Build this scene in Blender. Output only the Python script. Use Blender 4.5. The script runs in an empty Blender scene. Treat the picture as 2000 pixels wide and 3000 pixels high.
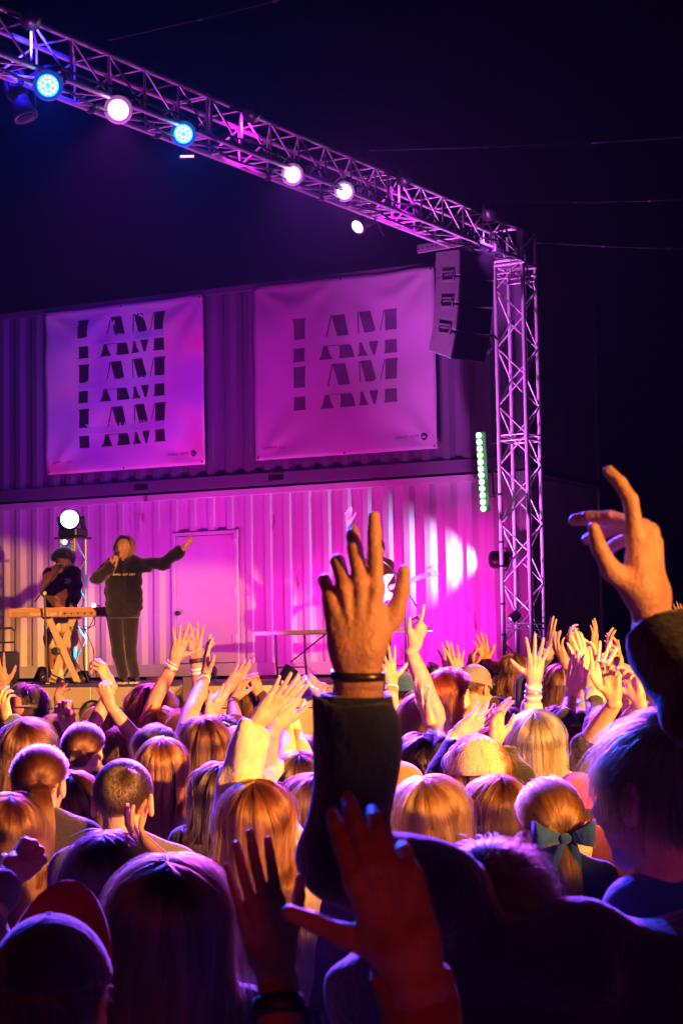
import bpy, math, random
import numpy as np
from mathutils import Vector, Matrix

rnd = random.Random(7)
rng = np.random.default_rng(7)
SC = bpy.context.scene
COL = SC.collection
A_ = np.array

# ------------------------------------------------------------------ camera
FPX, HORY, ROLL, CZ = 5500.0, 1935.0, 0.0168, 1.85      # focal length and horizon in photo pixels
PITCH = math.atan((HORY - 1500) / FPX)
CAMP = A_([0, 0, CZ])
_R = A_([1., 0, 0]); _U = A_([0, -math.sin(PITCH), math.cos(PITCH)])
CF = A_([0, math.cos(PITCH), math.sin(PITCH)])
CR = math.cos(ROLL) * _R - math.sin(ROLL) * _U
CU = math.sin(ROLL) * _R + math.cos(ROLL) * _U
cam = bpy.data.cameras.new('camera')
cam.sensor_fit = 'VERTICAL'; cam.sensor_height = 36; cam.sensor_width = 24
cam.lens = 36 * FPX / 3000
cam.clip_start = 0.05; cam.clip_end = 2000
cam.dof.use_dof = True; cam.dof.focus_distance = 13.0; cam.dof.aperture_fstop = 13.0
camo = bpy.data.objects.new('camera', cam); COL.objects.link(camo)
camo.matrix_world = Matrix([[CR[0], CU[0], -CF[0], 0], [CR[1], CU[1], -CF[1], 0], [CR[2], CU[2], -CF[2], CZ], [0, 0, 0, 1]])
SC.camera = camo

def P(x, y, D):
    """point at photo pixel (x, y) and depth D metres"""
    return CAMP + D * (CF + CR * (x - 1000) / FPX + CU * (1500 - y) / FPX)

# ------------------------------------------------------------------ night sky, exposure
W = bpy.data.worlds.new('World'); SC.world = W; W.use_nodes = True
nt = W.node_tree; nt.nodes.clear()
sky = nt.nodes.new('ShaderNodeTexSky'); sky.sky_type = 'NISHITA'; sky.sun_disc = False
sky.sun_elevation = math.radians(-4); sky.sun_rotation = math.radians(200)
bg = nt.nodes.new('ShaderNodeBackground'); bg.inputs['Strength'].default_value = 0.05
mixc = nt.nodes.new('ShaderNodeMix'); mixc.data_type = 'RGBA'; mixc.blend_type = 'MULTIPLY'
mixc.inputs[0].default_value = 1; mixc.inputs[7].default_value = (0.25, 0.3, 1.0, 1)
out = nt.nodes.new('ShaderNodeOutputWorld')
nt.links.new(sky.outputs[0], mixc.inputs[6]); nt.links.new(mixc.outputs[2], bg.inputs[0]); nt.links.new(bg.outputs[0], out.inputs[0])
SC.view_settings.view_transform = 'Standard'; SC.view_settings.look = 'None'
SC.view_settings.exposure = 0; SC.view_settings.gamma = 1; SC.view_settings.use_curve_mapping = False
SC.cycles.use_denoising = True
SC.cycles.max_bounces = 8; SC.cycles.diffuse_bounces = 3; SC.cycles.glossy_bounces = 3
SC.cycles.transmission_bounces = 6; SC.cycles.transparent_max_bounces = 12
SC.cycles.sample_clamp_indirect = 4.0; SC.cycles.sample_clamp_direct = 0
SC.cycles.use_adaptive_sampling = True

def spot(name, loc, aim, color, power, half, blend=0.3, size=0.1, parent=None):
    l = bpy.data.lights.new(name, 'SPOT'); l.energy = power; l.color = color
    l.spot_size = math.radians(2 * half); l.spot_blend = blend; l.shadow_soft_size = size
    o = bpy.data.objects.new(name, l); COL.objects.link(o)
    d = Vector(A_(aim) - A_(loc)).normalized()
    o.matrix_world = Matrix.Translation(Vector(loc)) @ d.to_track_quat('-Z', 'Y').to_matrix().to_4x4()
    o['kind'] = 'helper'
    return o

# ------------------------------------------------------------------ the follow spots and wash lamps of the place
AMBER = (1.0, 0.36, 0.07)
FOH = A_([9.6, -4.2, 3.9])                     # lamp mast beside the crowd, behind and to the right of the camera
def foh_aim(az, down, d=25.0):
    return FOH + A_([-d * math.sin(math.radians(az)), d * math.cos(math.radians(az)), -d * math.tan(math.radians(down))])
for az, dn, half, pw in ((22.4, 5.3, 4.0, 30000), (25.9, 2.8, 2.3, 32000), (30, 5.6, 5.2, 52000), (38, 4.9, 6.4, 56000), (45, 5.1, 6.3, 40000), (54, 4.3, 6.1, 13000)):
    spot('front_of_house_spot', FOH, foh_aim(az, dn), AMBER, pw, half, 0.14, 0.14)
spot('house_wash', (1.5, -7, 3.4), (0.0, 4.2, 1.4), (1.0, 0.05, 0.02), 360, 24, 0.9, 0.3)

# ------------------------------------------------------------------ helpers
PLOC = {}
def nrm(v):
    v = A_(v, float); return v / (np.linalg.norm(v) + 1e-12)
def fastmesh(name, V, F):
    me = bpy.data.meshes.new(name)
    V = np.asarray(V, np.float32)
    if isinstance(F, np.ndarray):
        k = F.shape[1]; nf = len(F)
        me.vertices.add(len(V)); me.vertices.foreach_set('co', V.ravel())
        me.loops.add(nf * k); me.loops.foreach_set('vertex_index', F.astype(np.int32).ravel())
        me.polygons.add(nf); me.polygons.foreach_set('loop_start', np.arange(0, nf * k, k, dtype=np.int32))
        me.update(calc_edges=True); me.validate()
    else:
        me.from_pydata([tuple(v) for v in V.tolist()], [], [tuple(f) for f in F]); me.update()
    return me
def obj(name, VF, mat, parent=None, smooth=False, loc=None):
    """one mesh object; world coordinates, stored relative to its thing's base"""
    V, F = VF
    if parent is not None: base = PLOC[parent.name]
    else: base = A_(loc if loc is not None else (0, 0, 0), float)
    me = fastmesh(name, np.asarray(V) - base, F)
    me.materials.append(mat)
    if smooth: me.polygons.foreach_set('use_smooth', np.ones(len(me.polygons), bool))
    o = bpy.data.objects.new(name, me); COL.objects.link(o)
    if parent is not None: o.parent = parent
    else: o.location = base
    PLOC[o.name] = base
    return o
def inst(name, me, M, parent):
    """a part that shares mesh data, placed by a world matrix"""
    o = bpy.data.objects.new(name, me); COL.objects.link(o); o.parent = parent
    b = PLOC[parent.name]
    o.matrix_local = Matrix.Translation(Vector(-b)) @ M
    PLOC[o.name] = b
    return o
def tag(o, label, cat, group=None, kind=None):
    o['label'] = label; o['category'] = cat
    if group: o['group'] = group
    if kind: o['kind'] = kind
    return o
def thing(name, loc, label, cat, group=None):
    o = bpy.data.objects.new(name, None); COL.objects.link(o); o.location = loc
    o.empty_display_size = 0.1
    PLOC[o.name] = A_(loc, float)
    return tag(o, label, cat, group)
def struct(name, VF, mat, smooth=False):
    o = obj(name, VF, mat, smooth=smooth); o['kind'] = 'structure'; return o
def join(parts):
    V = []; F = []; n = 0
    for v, f in parts:
        V.append(np.asarray(v, float)); F += [[i + n for i in q] for q in (f.tolist() if isinstance(f, np.ndarray) else f)]; n += len(v)
    return np.concatenate(V), F
def frame(d, up=(0, 0, 1)):
    d = nrm(d); u = A_(up, float)
    if abs(d @ u) > 0.98: u = A_([1., 0, 0])
    x = nrm(np.cross(u, d)); y = np.cross(d, x)
    return x, y, d
BOXF = [[0, 1, 3, 2], [4, 6, 7, 5], [0, 4, 5, 1], [2, 3, 7, 6], [0, 2, 6, 4], [1, 5, 7, 3]]
def box(c, h, ax=None, bev=0.0):
    c = A_(c, float); ax = np.eye(3) if ax is None else A_(ax)
    if bev <= 0:
        V = [c + sum(s[i] * h[i] * ax[i] for i in range(3)) for s in [(a, b, d) for a in (-1, 1) for b in (-1, 1) for d in (-1, 1)]]
        return A_(V), [list(f) for f in BOXF]
    # bevelled: rounded profile in the two larger axes, plus inset caps
    k = int(np.argmin(h)); i, j = [q for q in range(3) if q != k]
    b = min(bev, h[k] * 0.9, h[i] * .9, h[j] * .9)
    rings = []
    for z, ins in ((-h[k], b), (-h[k] + b, 0), (h[k] - b, 0), (h[k], b)):
        r = []
        for (sx, sy) in ((1, 1), (-1, 1), (-1, -1), (1, -1)):
            hx, hy = h[i] - ins, h[j] - ins
            pts = [(sx * hx, sy * (hy - b)), (sx * (hx - b), sy * hy)]
            if sx * sy < 0: pts = pts[::-1]
            r += [c + p[0] * ax[i] + p[1] * ax[j] + z * ax[k] for p in pts]
        rings.append(r)
    V = A_(sum(rings, [])); F = []
    for a in range(3):
        for q in range(8): F.append([a * 8 + q, a * 8 + (q + 1) % 8, a * 8 + 8 + (q + 1) % 8, a * 8 + 8 + q])
    F.append(list(range(7, -1, -1))); F.append(list(range(24, 32)))
    return V, F
def tube(pts, r, n=8, cap=True, closed=False, sx=1.0):
    pts = A_(pts, float); m = len(pts)
    r = np.full(m, r) if np.isscalar(r) else A_(r, float)
    T = np.gradient(pts, axis=0)
    if closed: T = np.roll(pts, -1, 0) - np.roll(pts, 1, 0)
    x, y, _ = frame(T[0]); V = []
    for i in range(m):
        t = nrm(T[i]); x = nrm(x - t * (x @ t)); y = np.cross(t, x)
        for k in range(n):
            a = 2 * math.pi * k / n
            V.append(pts[i] + r[i] * (sx * math.cos(a) * x + math.sin(a) * y))
    F = []
    for i in range(m - 1 + (1 if closed else 0)):
        for k in range(n):
            j = (i + 1) % m
            F.append([i * n + k, i * n + (k + 1) % n, j * n + (k + 1) % n, j * n + k])
    if cap and not closed:
        F.append(list(range(n - 1, -1, -1))); F.append([(m - 1) * n + k for k in range(n)])
    return A_(V), F
def lathe(prof, n, o, d, cap=True):
    """prof: list of (along, radius) about axis d from o"""
    x, y, z = frame(d); o = A_(o, float); V = []; F = []
    for (h, r) in prof:
        for k in range(n):
            a = 2 * math.pi * k / n
            V.append(o + z * h + r * (math.cos(a) * x + math.sin(a) * y))
    for i in range(len(prof) - 1):
        for k in range(n): F.append([i * n + k, i * n + (k + 1) % n, (i + 1) * n + (k + 1) % n, (i + 1) * n + k])
    if cap:
        F.append(list(range(n - 1, -1, -1))); F.append([(len(prof) - 1) * n + k for k in range(n)])
    return A_(V), F
def prism(poly, o, ex, ey, t0, t1):
    """flat polygon (2d) extruded along ex x ey from t0 to t1"""
    ez = nrm(np.cross(ex, ey)); n = len(poly)
    V = [A_(o) + p[0] * A_(ex) + p[1] * A_(ey) + t * ez for t in (t0, t1) for p in poly]
    F = [list(range(n - 1, -1, -1)), list(range(n, 2 * n))] + [[i, (i + 1) % n, n + (i + 1) % n, n + i] for i in range(n)]
    return A_(V), F

# ------------------------------------------------------------------ materials
MATS = {}
def mat(name, col, rough=0.5, metal=0.0, var=0.15, scale=8.0, bump=0.0, bscale=60.0, spec=0.5, emit=None, estr=0.0, sss=0.0, trans=0.0, coat=0.0, stretch=None, sheen=0.0):
    if name in MATS: return MATS[name]
    m = bpy.data.materials.new(name); m.use_nodes = True
    n = m.node_tree; b = n.nodes['Principled BSDF']; L = n.links
    b.inputs['Roughness'].default_value = rough; b.inputs['Metallic'].default_value = metal
    b.inputs['Specular IOR Level'].default_value = spec
    if sss:
        b.inputs['Subsurface Weight'].default_value = sss; b.inputs['Subsurface Radius'].default_value = (1, .35, .2); b.inputs['Subsurface Scale'].default_value = 0.012
    if trans: b.inputs['Transmission Weight'].default_value = trans
    if coat: b.inputs['Coat Weight'].default_value = coat
    if sheen: b.inputs['Sheen Weight'].default_value = sheen
    tc = n.nodes.new('ShaderNodeTexCoord'); mp = n.nodes.new('ShaderNodeMapping'); L.new(tc.outputs['Object'], mp.inputs[0])
    if stretch: mp.inputs['Scale'].default_value = stretch
    nz = n.nodes.new('ShaderNodeTexNoise'); nz.inputs['Scale'].default_value = scale; nz.inputs['Detail'].default_value = 6
    L.new(mp.outputs[0], nz.inputs['Vector'])
    rp = n.nodes.new('ShaderNodeValToRGB'); c = A_(col)
    rp.color_ramp.elements[0].position = .3; rp.color_ramp.elements[1].position = .7
    rp.color_ramp.elements[0].color = (*np.clip(c * (1 - var), 0, 1), 1); rp.color_ramp.elements[1].color = (*np.clip(c * (1 + var), 0, 1), 1)
    L.new(nz.outputs['Fac'], rp.inputs[0]); L.new(rp.outputs[0], b.inputs['Base Color'])
    if bump:
        n2 = n.nodes.new('ShaderNodeTexNoise'); n2.inputs['Scale'].default_value = bscale; n2.inputs['Detail'].default_value = 4
        L.new(mp.outputs[0], n2.inputs['Vector'])
        bp = n.nodes.new('ShaderNodeBump'); bp.inputs['Strength'].default_value = bump; bp.inputs['Distance'].default_value = 0.01
        L.new(n2.outputs['Fac'], bp.inputs['Height']); L.new(bp.outputs[0], b.inputs['Normal'])
    if emit is not None:
        b.inputs['Emission Color'].default_value = (*emit, 1); b.inputs['Emission Strength'].default_value = estr
    MATS[name] = m
    return m
def weathered(name, col, rough, rust=.70):
    m = mat(name, col, rough, 0, .10, 2.0, .10, 25, stretch=(1, 1, .25)); n = m.node_tree; L = n.links; b = n.nodes['Principled BSDF']
    src = b.inputs['Base Color'].links[0].from_socket
    tc = n.nodes.new('ShaderNodeTexCoord'); mp = n.nodes.new('ShaderNodeMapping'); mp.inputs['Scale'].default_value = (1.6, 1.6, .35); L.new(tc.outputs['Object'], mp.inputs[0])
    nz = n.nodes.new('ShaderNodeTexNoise'); nz.inputs['Scale'].default_value = 3.2; nz.inputs['Detail'].default_value = 9; nz.inputs['Roughness'].default_value = .68; L.new(mp.outputs[0], nz.inputs['Vector'])
    rp = n.nodes.new('ShaderNodeValToRGB'); rp.color_ramp.elements[0].position = rust - .09; rp.color_ramp.elements[1].position = rust; L.new(nz.outputs['Fac'], rp.inputs[0])
    mx = n.nodes.new('ShaderNodeMix'); mx.data_type = 'RGBA'; L.new(rp.outputs[0], mx.inputs[0]); L.new(src, mx.inputs[6]); mx.inputs[7].default_value = (.20, .09, .05, 1)
    L.new(mx.outputs[2], b.inputs['Base Color'])
    return m
def knit(col):
    return mat('knit_%.3f_%.3f' % (col[0], col[1]), col, .95, 0, .3, 90, 1.0, 130, .15, stretch=(1, 1, 1.8), sheen=.4)
def cloth(col, name=None):
    return mat(name or 'cloth_%.3f_%.3f_%.3f' % tuple(col), col, 0.9, 0, 0.25, 14, 0.5, 70, 0.2, sheen=0.35)
def skinmat(t):
    base = {'light': (.62, .36, .25), 'mid': (.5, .27, .17), 'tan': (.40, .20, .115), 'dark': (.20, .095, .055)}[t]
    return mat('skin_' + t, base, 0.47, 0, 0.20, 38, 0.34, 150, 0.45, sss=0.10)
def hairmat(col):
    key = 'hair_%.3f_%.3f_%.3f' % tuple(col)
    if key in MATS: return MATS[key]
    m = bpy.data.materials.new(key); m.use_nodes = True; n = m.node_tree; n.nodes.clear()
    o = n.nodes.new('ShaderNodeOutputMaterial'); h = n.nodes.new('ShaderNodeBsdfHairPrincipled')
    h.parametrization = 'COLOR'
    info = n.nodes.new('ShaderNodeAttribute'); info.attribute_name = 'clump'; rp = n.nodes.new('ShaderNodeValToRGB'); c = A_(col)
    rp.color_ramp.elements[0].color = (*np.clip(c * .14, 0, 1), 1); rp.color_ramp.elements[1].color = (*np.clip(c * 2.1, 0, 1), 1)
    n.links.new(info.outputs['Fac'], rp.inputs[0]); n.links.new(rp.outputs[0], h.inputs['Color'])
    h.inputs['Roughness'].default_value = 0.24; h.inputs['Radial Roughness'].default_value = 0.55
    h.inputs['Random Roughness'].default_value = 0.3
    n.links.new(h.outputs[0], o.inputs[0]); MATS[key] = m
    return m

ALU = mat('aluminium_tube', (.62, .62, .64), 0.36, 0.25, 0.1, 20, 0.05, 120)
BLACKM = mat('black_powder_coat', (.018, .018, .02), 0.5, 0, 0.2, 30, 0.1, 150)
BLACKP = mat('black_plastic', (.022, .022, .025), 0.38, 0, 0.2, 12)
# ------------------------------------------------------------------ setting: ground, stage
DECK = CZ - 0.215
TH = -0.465
WO = A_([0, 23.38, 0]); WD = A_([math.cos(TH), math.sin(TH), 0]); WN = A_([math.sin(TH), -math.cos(TH), 0]); ZZ = A_([0, 0, 1.])
def WP(u, z, o=0.0): return WO + WD * u + ZZ * z + WN * o
def wall_uv(x, y, o=0.0):
    d = P(x, y, 1.0) - CAMP; q = WO + WN * o
    t = ((q - CAMP) @ WN) / (d @ WN); h = CAMP + d * t
    return (h - WO) @ WD, h[2]

g = 400
struct('ground', (A_([[-g, -60, 0], [g, -60, 0], [g, g, 0], [-g, g, 0]]), [[0, 1, 2, 3]]), mat('trodden_earth', (.06, .048, .035), .95, 0, .4, 1.5, .5, 30))
# deck of plywood sheets, front fascia of painted boards
SX0, SX1, SD = -12.0, 4.3, 5.9
deckm = mat('grey_painted_deck', (.30, .28, .29), .55, 0, .2, 3, .15, 40)
deck = struct('stage_deck', box(WO + WD * (SX0 + SX1) / 2 + WN * (SD / 2 - 1.7) + ZZ * (DECK - .09), [(SX1 - SX0) / 2, (SD + 3.0) / 2 - .3, .06], [WD, WN, ZZ]), BLACKM)
k = 0
nx, ny = 7, 3
for i in range(nx):
    for j in range(ny):
        w = (SX1 - SX0) / nx; d = (SD + 2.2) / ny
        c = WO + WD * (SX0 + w * (i + .5)) + WN * (-2.3 + d * (j + .5)) + ZZ * (DECK - .0125)
        obj('deck_board', box(c, [w / 2 - .003, d / 2 - .003, .0125], [WD, WN, ZZ], .002), deckm, deck)
fasc = mat('white_fascia_paint', (.72, .70, .70), .35, 0, .08, 4, .05, 30)
for i in range(8):
    w = (SX1 - SX0) / 8
    c = WO + WD * (SX0 + w * (i + .5)) + WN * (SD - .06)
    obj('fascia_board', box(c + ZZ * (DECK - .10), [w / 2 - .004, .012, .10], [WD, WN, ZZ], .003), fasc, deck)
    obj('fascia_board', box(c + ZZ * (DECK - .46) - WN * .01, [w / 2 - .004, .012, .25], [WD, WN, ZZ], .003), fasc, deck)
    obj('fascia_board', box(c + ZZ * ((DECK - .72) / 2) - WN * .01, [w / 2 - .004, .012, (DECK - .72) / 2], [WD, WN, ZZ], .003), BLACKM, deck)

# ------------------------------------------------------------------ two stacked shipping containers
ZB, ZM, ZT = CZ - .17, CZ + 2.25, CZ + 4.87
U0, U1 = -8.2, wall_uv(1560, 1640)[0]
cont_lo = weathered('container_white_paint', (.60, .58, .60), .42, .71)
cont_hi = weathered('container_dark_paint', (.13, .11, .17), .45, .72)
PITCHC = 0.278
def corrugation(u0, u1, z0, z1, base=-0.035, dep=0.05, nz=6):
    prof = []; u = u0; ph = [(0, 0), (.075, 0), (.139, 1), (.214, 1)]
    k0 = math.floor(u0 / PITCHC)
    pts = []
    for k in range(k0, math.ceil(u1 / PITCHC) + 1):
        for a, b in ph:
            uu = k * PITCHC + a
            pts.append((uu, base - dep * b))
    us = A_([p[0] for p in pts]); os = A_([p[1] for p in pts])
    keep = [(u0, float(np.interp(u0, us, os)))] + [p for p in pts if u0 < p[0] < u1] + [(u1, float(np.interp(u1, us, os)))]
    V = []; F = []; n = len(keep)
    for iz in range(nz + 1):
        z = z0 + (z1 - z0) * iz / nz
        for (uu, oo) in keep: V.append(WP(uu, z, oo + .0025 * math.sin(uu * 2.1 + iz * 1.3)))
    for iz in range(nz):
        for i in range(n - 1): F.append([iz * n + i, iz * n + i + 1, (iz + 1) * n + i + 1, (iz + 1) * n + i])
    return A_(V), F
def wbox(u0, u1, z0, z1, o0, o1, bev=.006):
    return box(WP((u0 + u1) / 2, (z0 + z1) / 2, (o0 + o1) / 2), [abs(u1 - u0) / 2, abs(o1 - o0) / 2, abs(z1 - z0) / 2], [WD, WN, ZZ], bev)
DEPTHC = 2.44
def container(label, m, z0, z1, door=None):
    t = thing('shipping_container', WP((U0 + U1) / 2, z0, -1.2), label, 'container', 'stacked shipping containers')
    obj('bottom_rail', wbox(U0, U1, z0, z0 + .16, -.11, 0), m, t)
    obj('top_rail', wbox(U0, U1, z1 - .085, z1, -.09, 0), m, t)
    for u in (U0 - .0, U1 - .16):
        obj('corner_post', wbox(u + .002, u + .158, z0 + .162, z1 - .087, -.13, .004), m, t)
    for u in (U0, U1 - .17):
        for z in (z0, z1 - .118):
            obj('corner_casting', wbox(u - .004, u + .174, z - .003, z + .121, -.16, .012), m, t)
    a, b = U0 + .16, U1 - .16
    lo, hi = z0 + .16, z1 - .085
    if door is None:
        obj('wall_panel', corrugation(a, b, lo, hi), m, t)
    else:
        d0, d1, dz = door
        obj('wall_panel', corrugation(a, d0 - .05, lo, hi), m, t)
        obj('wall_panel', corrugation(d1 + .05, b, lo, hi), m, t)
        obj('wall_panel', corrugation(d0 - .0499, d1 + .0499, dz + .05, hi), m, t)
    obj('roof', box(WP((U0 + U1) / 2, z1 - .03, -DEPTHC / 2 - .08), [(U1 - U0) / 2 - .01, DEPTHC / 2 - .02, .015], [WD, WN, ZZ]), m, t)
    obj('back_wall', box(WP((U0 + U1) / 2, (z0 + z1) / 2, -DEPTHC - .05), [(U1 - U0) / 2, .02, (z1 - z0) / 2 - .05], [WD, WN, ZZ]), m, t)
    for u in (U0 + .025, U1 - .04):
        obj('end_wall', box(WP(u, (z0 + z1) / 2, -DEPTHC / 2 - .1), [.02, DEPTHC / 2 - .1, (z1 - z0) / 2 - .05], [WD, WN, ZZ]), m, t)
    obj('container_floor', box(WP((U0 + U1) / 2, z0 + .1, -DEPTHC / 2 - .1), [(U1 - U0) / 2 - .06, DEPTHC / 2 - .12, .03], [WD, WN, ZZ]), BLACKM, t)
    return t
du0, _ = wall_uv(512, 1780); du1, _ = wall_uv(686, 1780); dzt = wall_uv(600, 1566)[1]
low = container('white corrugated shipping container at the back of the stage, lower one, with a door', cont_lo, ZB, ZM - .03, (du0, du1, dzt))
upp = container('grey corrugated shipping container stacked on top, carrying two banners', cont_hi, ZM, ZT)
doorm = mat('door_white_paint', (.62, .60, .61), .4, 0, .05, 5, .05, 40)
dr = obj('door', wbox(du0 + .012, du1 - .012, ZB + .17, dzt - .012, -.05, -.022), doorm, low)
for u0_, u1_ in ((du0 - .05, du0 + .006), (du1 - .006, du1 + .05)):
    obj('door_frame', wbox(u0_, u1_, ZB + .162, dzt + .048, -.085, -.012), cont_lo, low)
obj('door_frame', wbox(du0 + .007, du1 - .007, dzt - .004, dzt + .046, -.085, -.014), cont_lo, low)
for y in (1588, 1730, 1870):
    z = wall_uv(686, y)[1]; obj('hinge', wbox(du1 - .035, du1 + .03, z - .05, z + .05, -.02, .002, .003), doorm, dr)
kx, kz = wall_uv(525, 1797)
obj('door_knob', lathe([(-.03, .035), (-.01, .035), (0, .014), (.03, .014), (.04, .03), (.065, .034), (.08, .022), (.084, .004)], 14, WP(kx, kz, -.02), WN), BLACKP, dr, True)
pocket = mat('pocket_void', (.006, .006, .008), .9)
for x, y in ((413, 1427), (808, 1398)):
    u, z = wall_uv(x, y, .003)
    obj('forklift_pocket', wbox(u - .11, u + .11, z - .038, z + .038, -.05, .003, .002), pocket, upp)
    for s in (-1, 1):
        obj('pocket_rim', wbox(u - .12, u + .12, z + s * .044 - .005, z + s * .044 + .005, .001, .008, .001), cont_hi, upp)
# skids under the lower container
for u in np.linspace(U0 + .4, U1 - .4, 7):
    sk = obj('timber_skid', box(WP(u, (DECK + ZB) / 2, -.9), [.09, .85, (ZB - DECK) / 2 - .001], [WD, WN, ZZ], .004), mat('skid_timber', (.18, .12, .07), .8, 0, .3, 10, .3), None, loc=WP(u, DECK, -.9))
    tag(sk, 'timber skid beam under the white shipping container', 'beam', 'skid beams under the container')

# ------------------------------------------------------------------ banners
def banner_mat(name, clouds):
    m = bpy.data.materials.new(name); m.use_nodes = True; n = m.node_tree; L = n.links
    b = n.nodes['Principled BSDF']; b.inputs['Roughness'].default_value = .5; b.inputs['Specular IOR Level'].default_value = .3
    tc = n.nodes.new('ShaderNodeTexCoord'); mp = n.nodes.new('ShaderNodeMapping'); L.new(tc.outputs['Object'], mp.inputs[0])
    mp.inputs['Scale'].default_value = (.8, .8, 1.3)
    nz = n.nodes.new('ShaderNodeTexNoise'); nz.inputs['Scale'].default_value = 1.1; nz.inputs['Detail'].default_value = 4; nz.inputs['Roughness'].default_value = .45
    L.new(mp.outputs[0], nz.inputs['Vector'])
    rp = n.nodes.new('ShaderNodeValToRGB'); L.new(nz.outputs['Fac'], rp.inputs[0]); e = rp.color_ramp.elements
    if clouds:
        e[0].position = .36; e[0].color = (.62, .50, .84, 1); e[1].position = .66; e[1].color = (.95, .36, .56, 1)
        q = e.new(.50); q.color = (.78, .62, .82, 1); q = e.new(.58); q.color = (.92, .66, .76, 1)
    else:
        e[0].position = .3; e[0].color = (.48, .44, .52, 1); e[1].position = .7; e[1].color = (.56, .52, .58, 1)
    L.new(rp.outputs[0], b.inputs['Base Color'])
    return m
inkd = mat('banner_ink', (.035, .02, .04), .6, 0, .2, 6)
inkr = mat('banner_ink_grey', (.12, .10, .14), .6, 0, .2, 6)
pale = mat('banner_pale_print', (.74, .62, .82), .6, 0, .06, 6)
def C6(p): return wall_uv(120 + p[0] * .31888, 880 + p[1] * .31888, .03)
ROW = [('letter_i', [(335, 186), (440, 177), (433, 190), (430, 343), (345, 354), (346, 200)]),
       ('letter_i', [(345, 427), (430, 420), (430, 515), (440, 527), (335, 537), (345, 522)]),
       ('letter_a', [(631, 155), (641, 155), (608, 328), (597, 330)]),
       ('letter_a', [(637, 152), (733, 143), (768, 312), (680, 320)]),
       ('letter_a', [(575, 405), (606, 402), (622, 460), (645, 508), (540, 518), (560, 480)]),
       ('letter_a', [(694, 393), (783, 388), (812, 490), (690, 503), (697, 450)]),
       ('letter_a', [(607, 401), (693, 392), (693, 397), (607, 406)]),
       ('letter_m', [(838, 126), (848, 125), (851, 300), (842, 302)]),
       ('letter_m', [(849, 124), (932, 117), (975, 278), (890, 293)]),
       ('letter_m', [(848, 375), (868, 373), (890, 440), (915, 478), (832, 487), (845, 455)]),
       ('letter_m', [(917, 364), (990, 357), (967, 470), (950, 472)]),
       ('letter_m', [(1041, 105), (1140, 93), (1132, 120), (1130, 262), (1042, 272), (1041, 120)]),
       ('letter_m', [(1032, 108), (1040, 107), (1008, 280), (1001, 281)]),
       ('letter_m', [(1040, 350), (1130, 342), (1132, 440), (1143, 450), (1030, 462), (1040, 440)])]
ROWUV = [(nm, [C6(p) for p in pl]) for nm, pl in ROW]
IO = C6((335, 186))
def textmesh(s, size, spacing=1.0):
    cu = bpy.data.curves.new('lettering', 'FONT'); cu.body = s; cu.size = size; cu.align_x = 'LEFT'; cu.space_character = spacing
    to = bpy.data.objects.new('lettering', cu); COL.objects.link(to)
    dg = bpy.context.evaluated_depsgraph_get(); me = to.evaluated_get(dg).to_mesh()
    V = A_([v.co[:] for v in me.vertices]); F = [list(p.vertices) for p in me.polygons]
    bpy.data.objects.remove(to); bpy.data.curves.remove(cu)
    return V, F
def text_on(name, s, o, ex, ey, width, mat_, parent, off=.002, aspect=1.0, spacing=1.1):
    V, F = textmesh(s, 1.0, spacing); w = V[:, 0].max(); k = width / w
    ez = nrm(np.cross(ex, ey))
    Q = A_(o) + V[:, :1] * k * A_(ex) + V[:, 1:2] * k * aspect * A_(ey) + ez * off
    return obj(name, (Q, F), mat_, parent)
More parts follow.
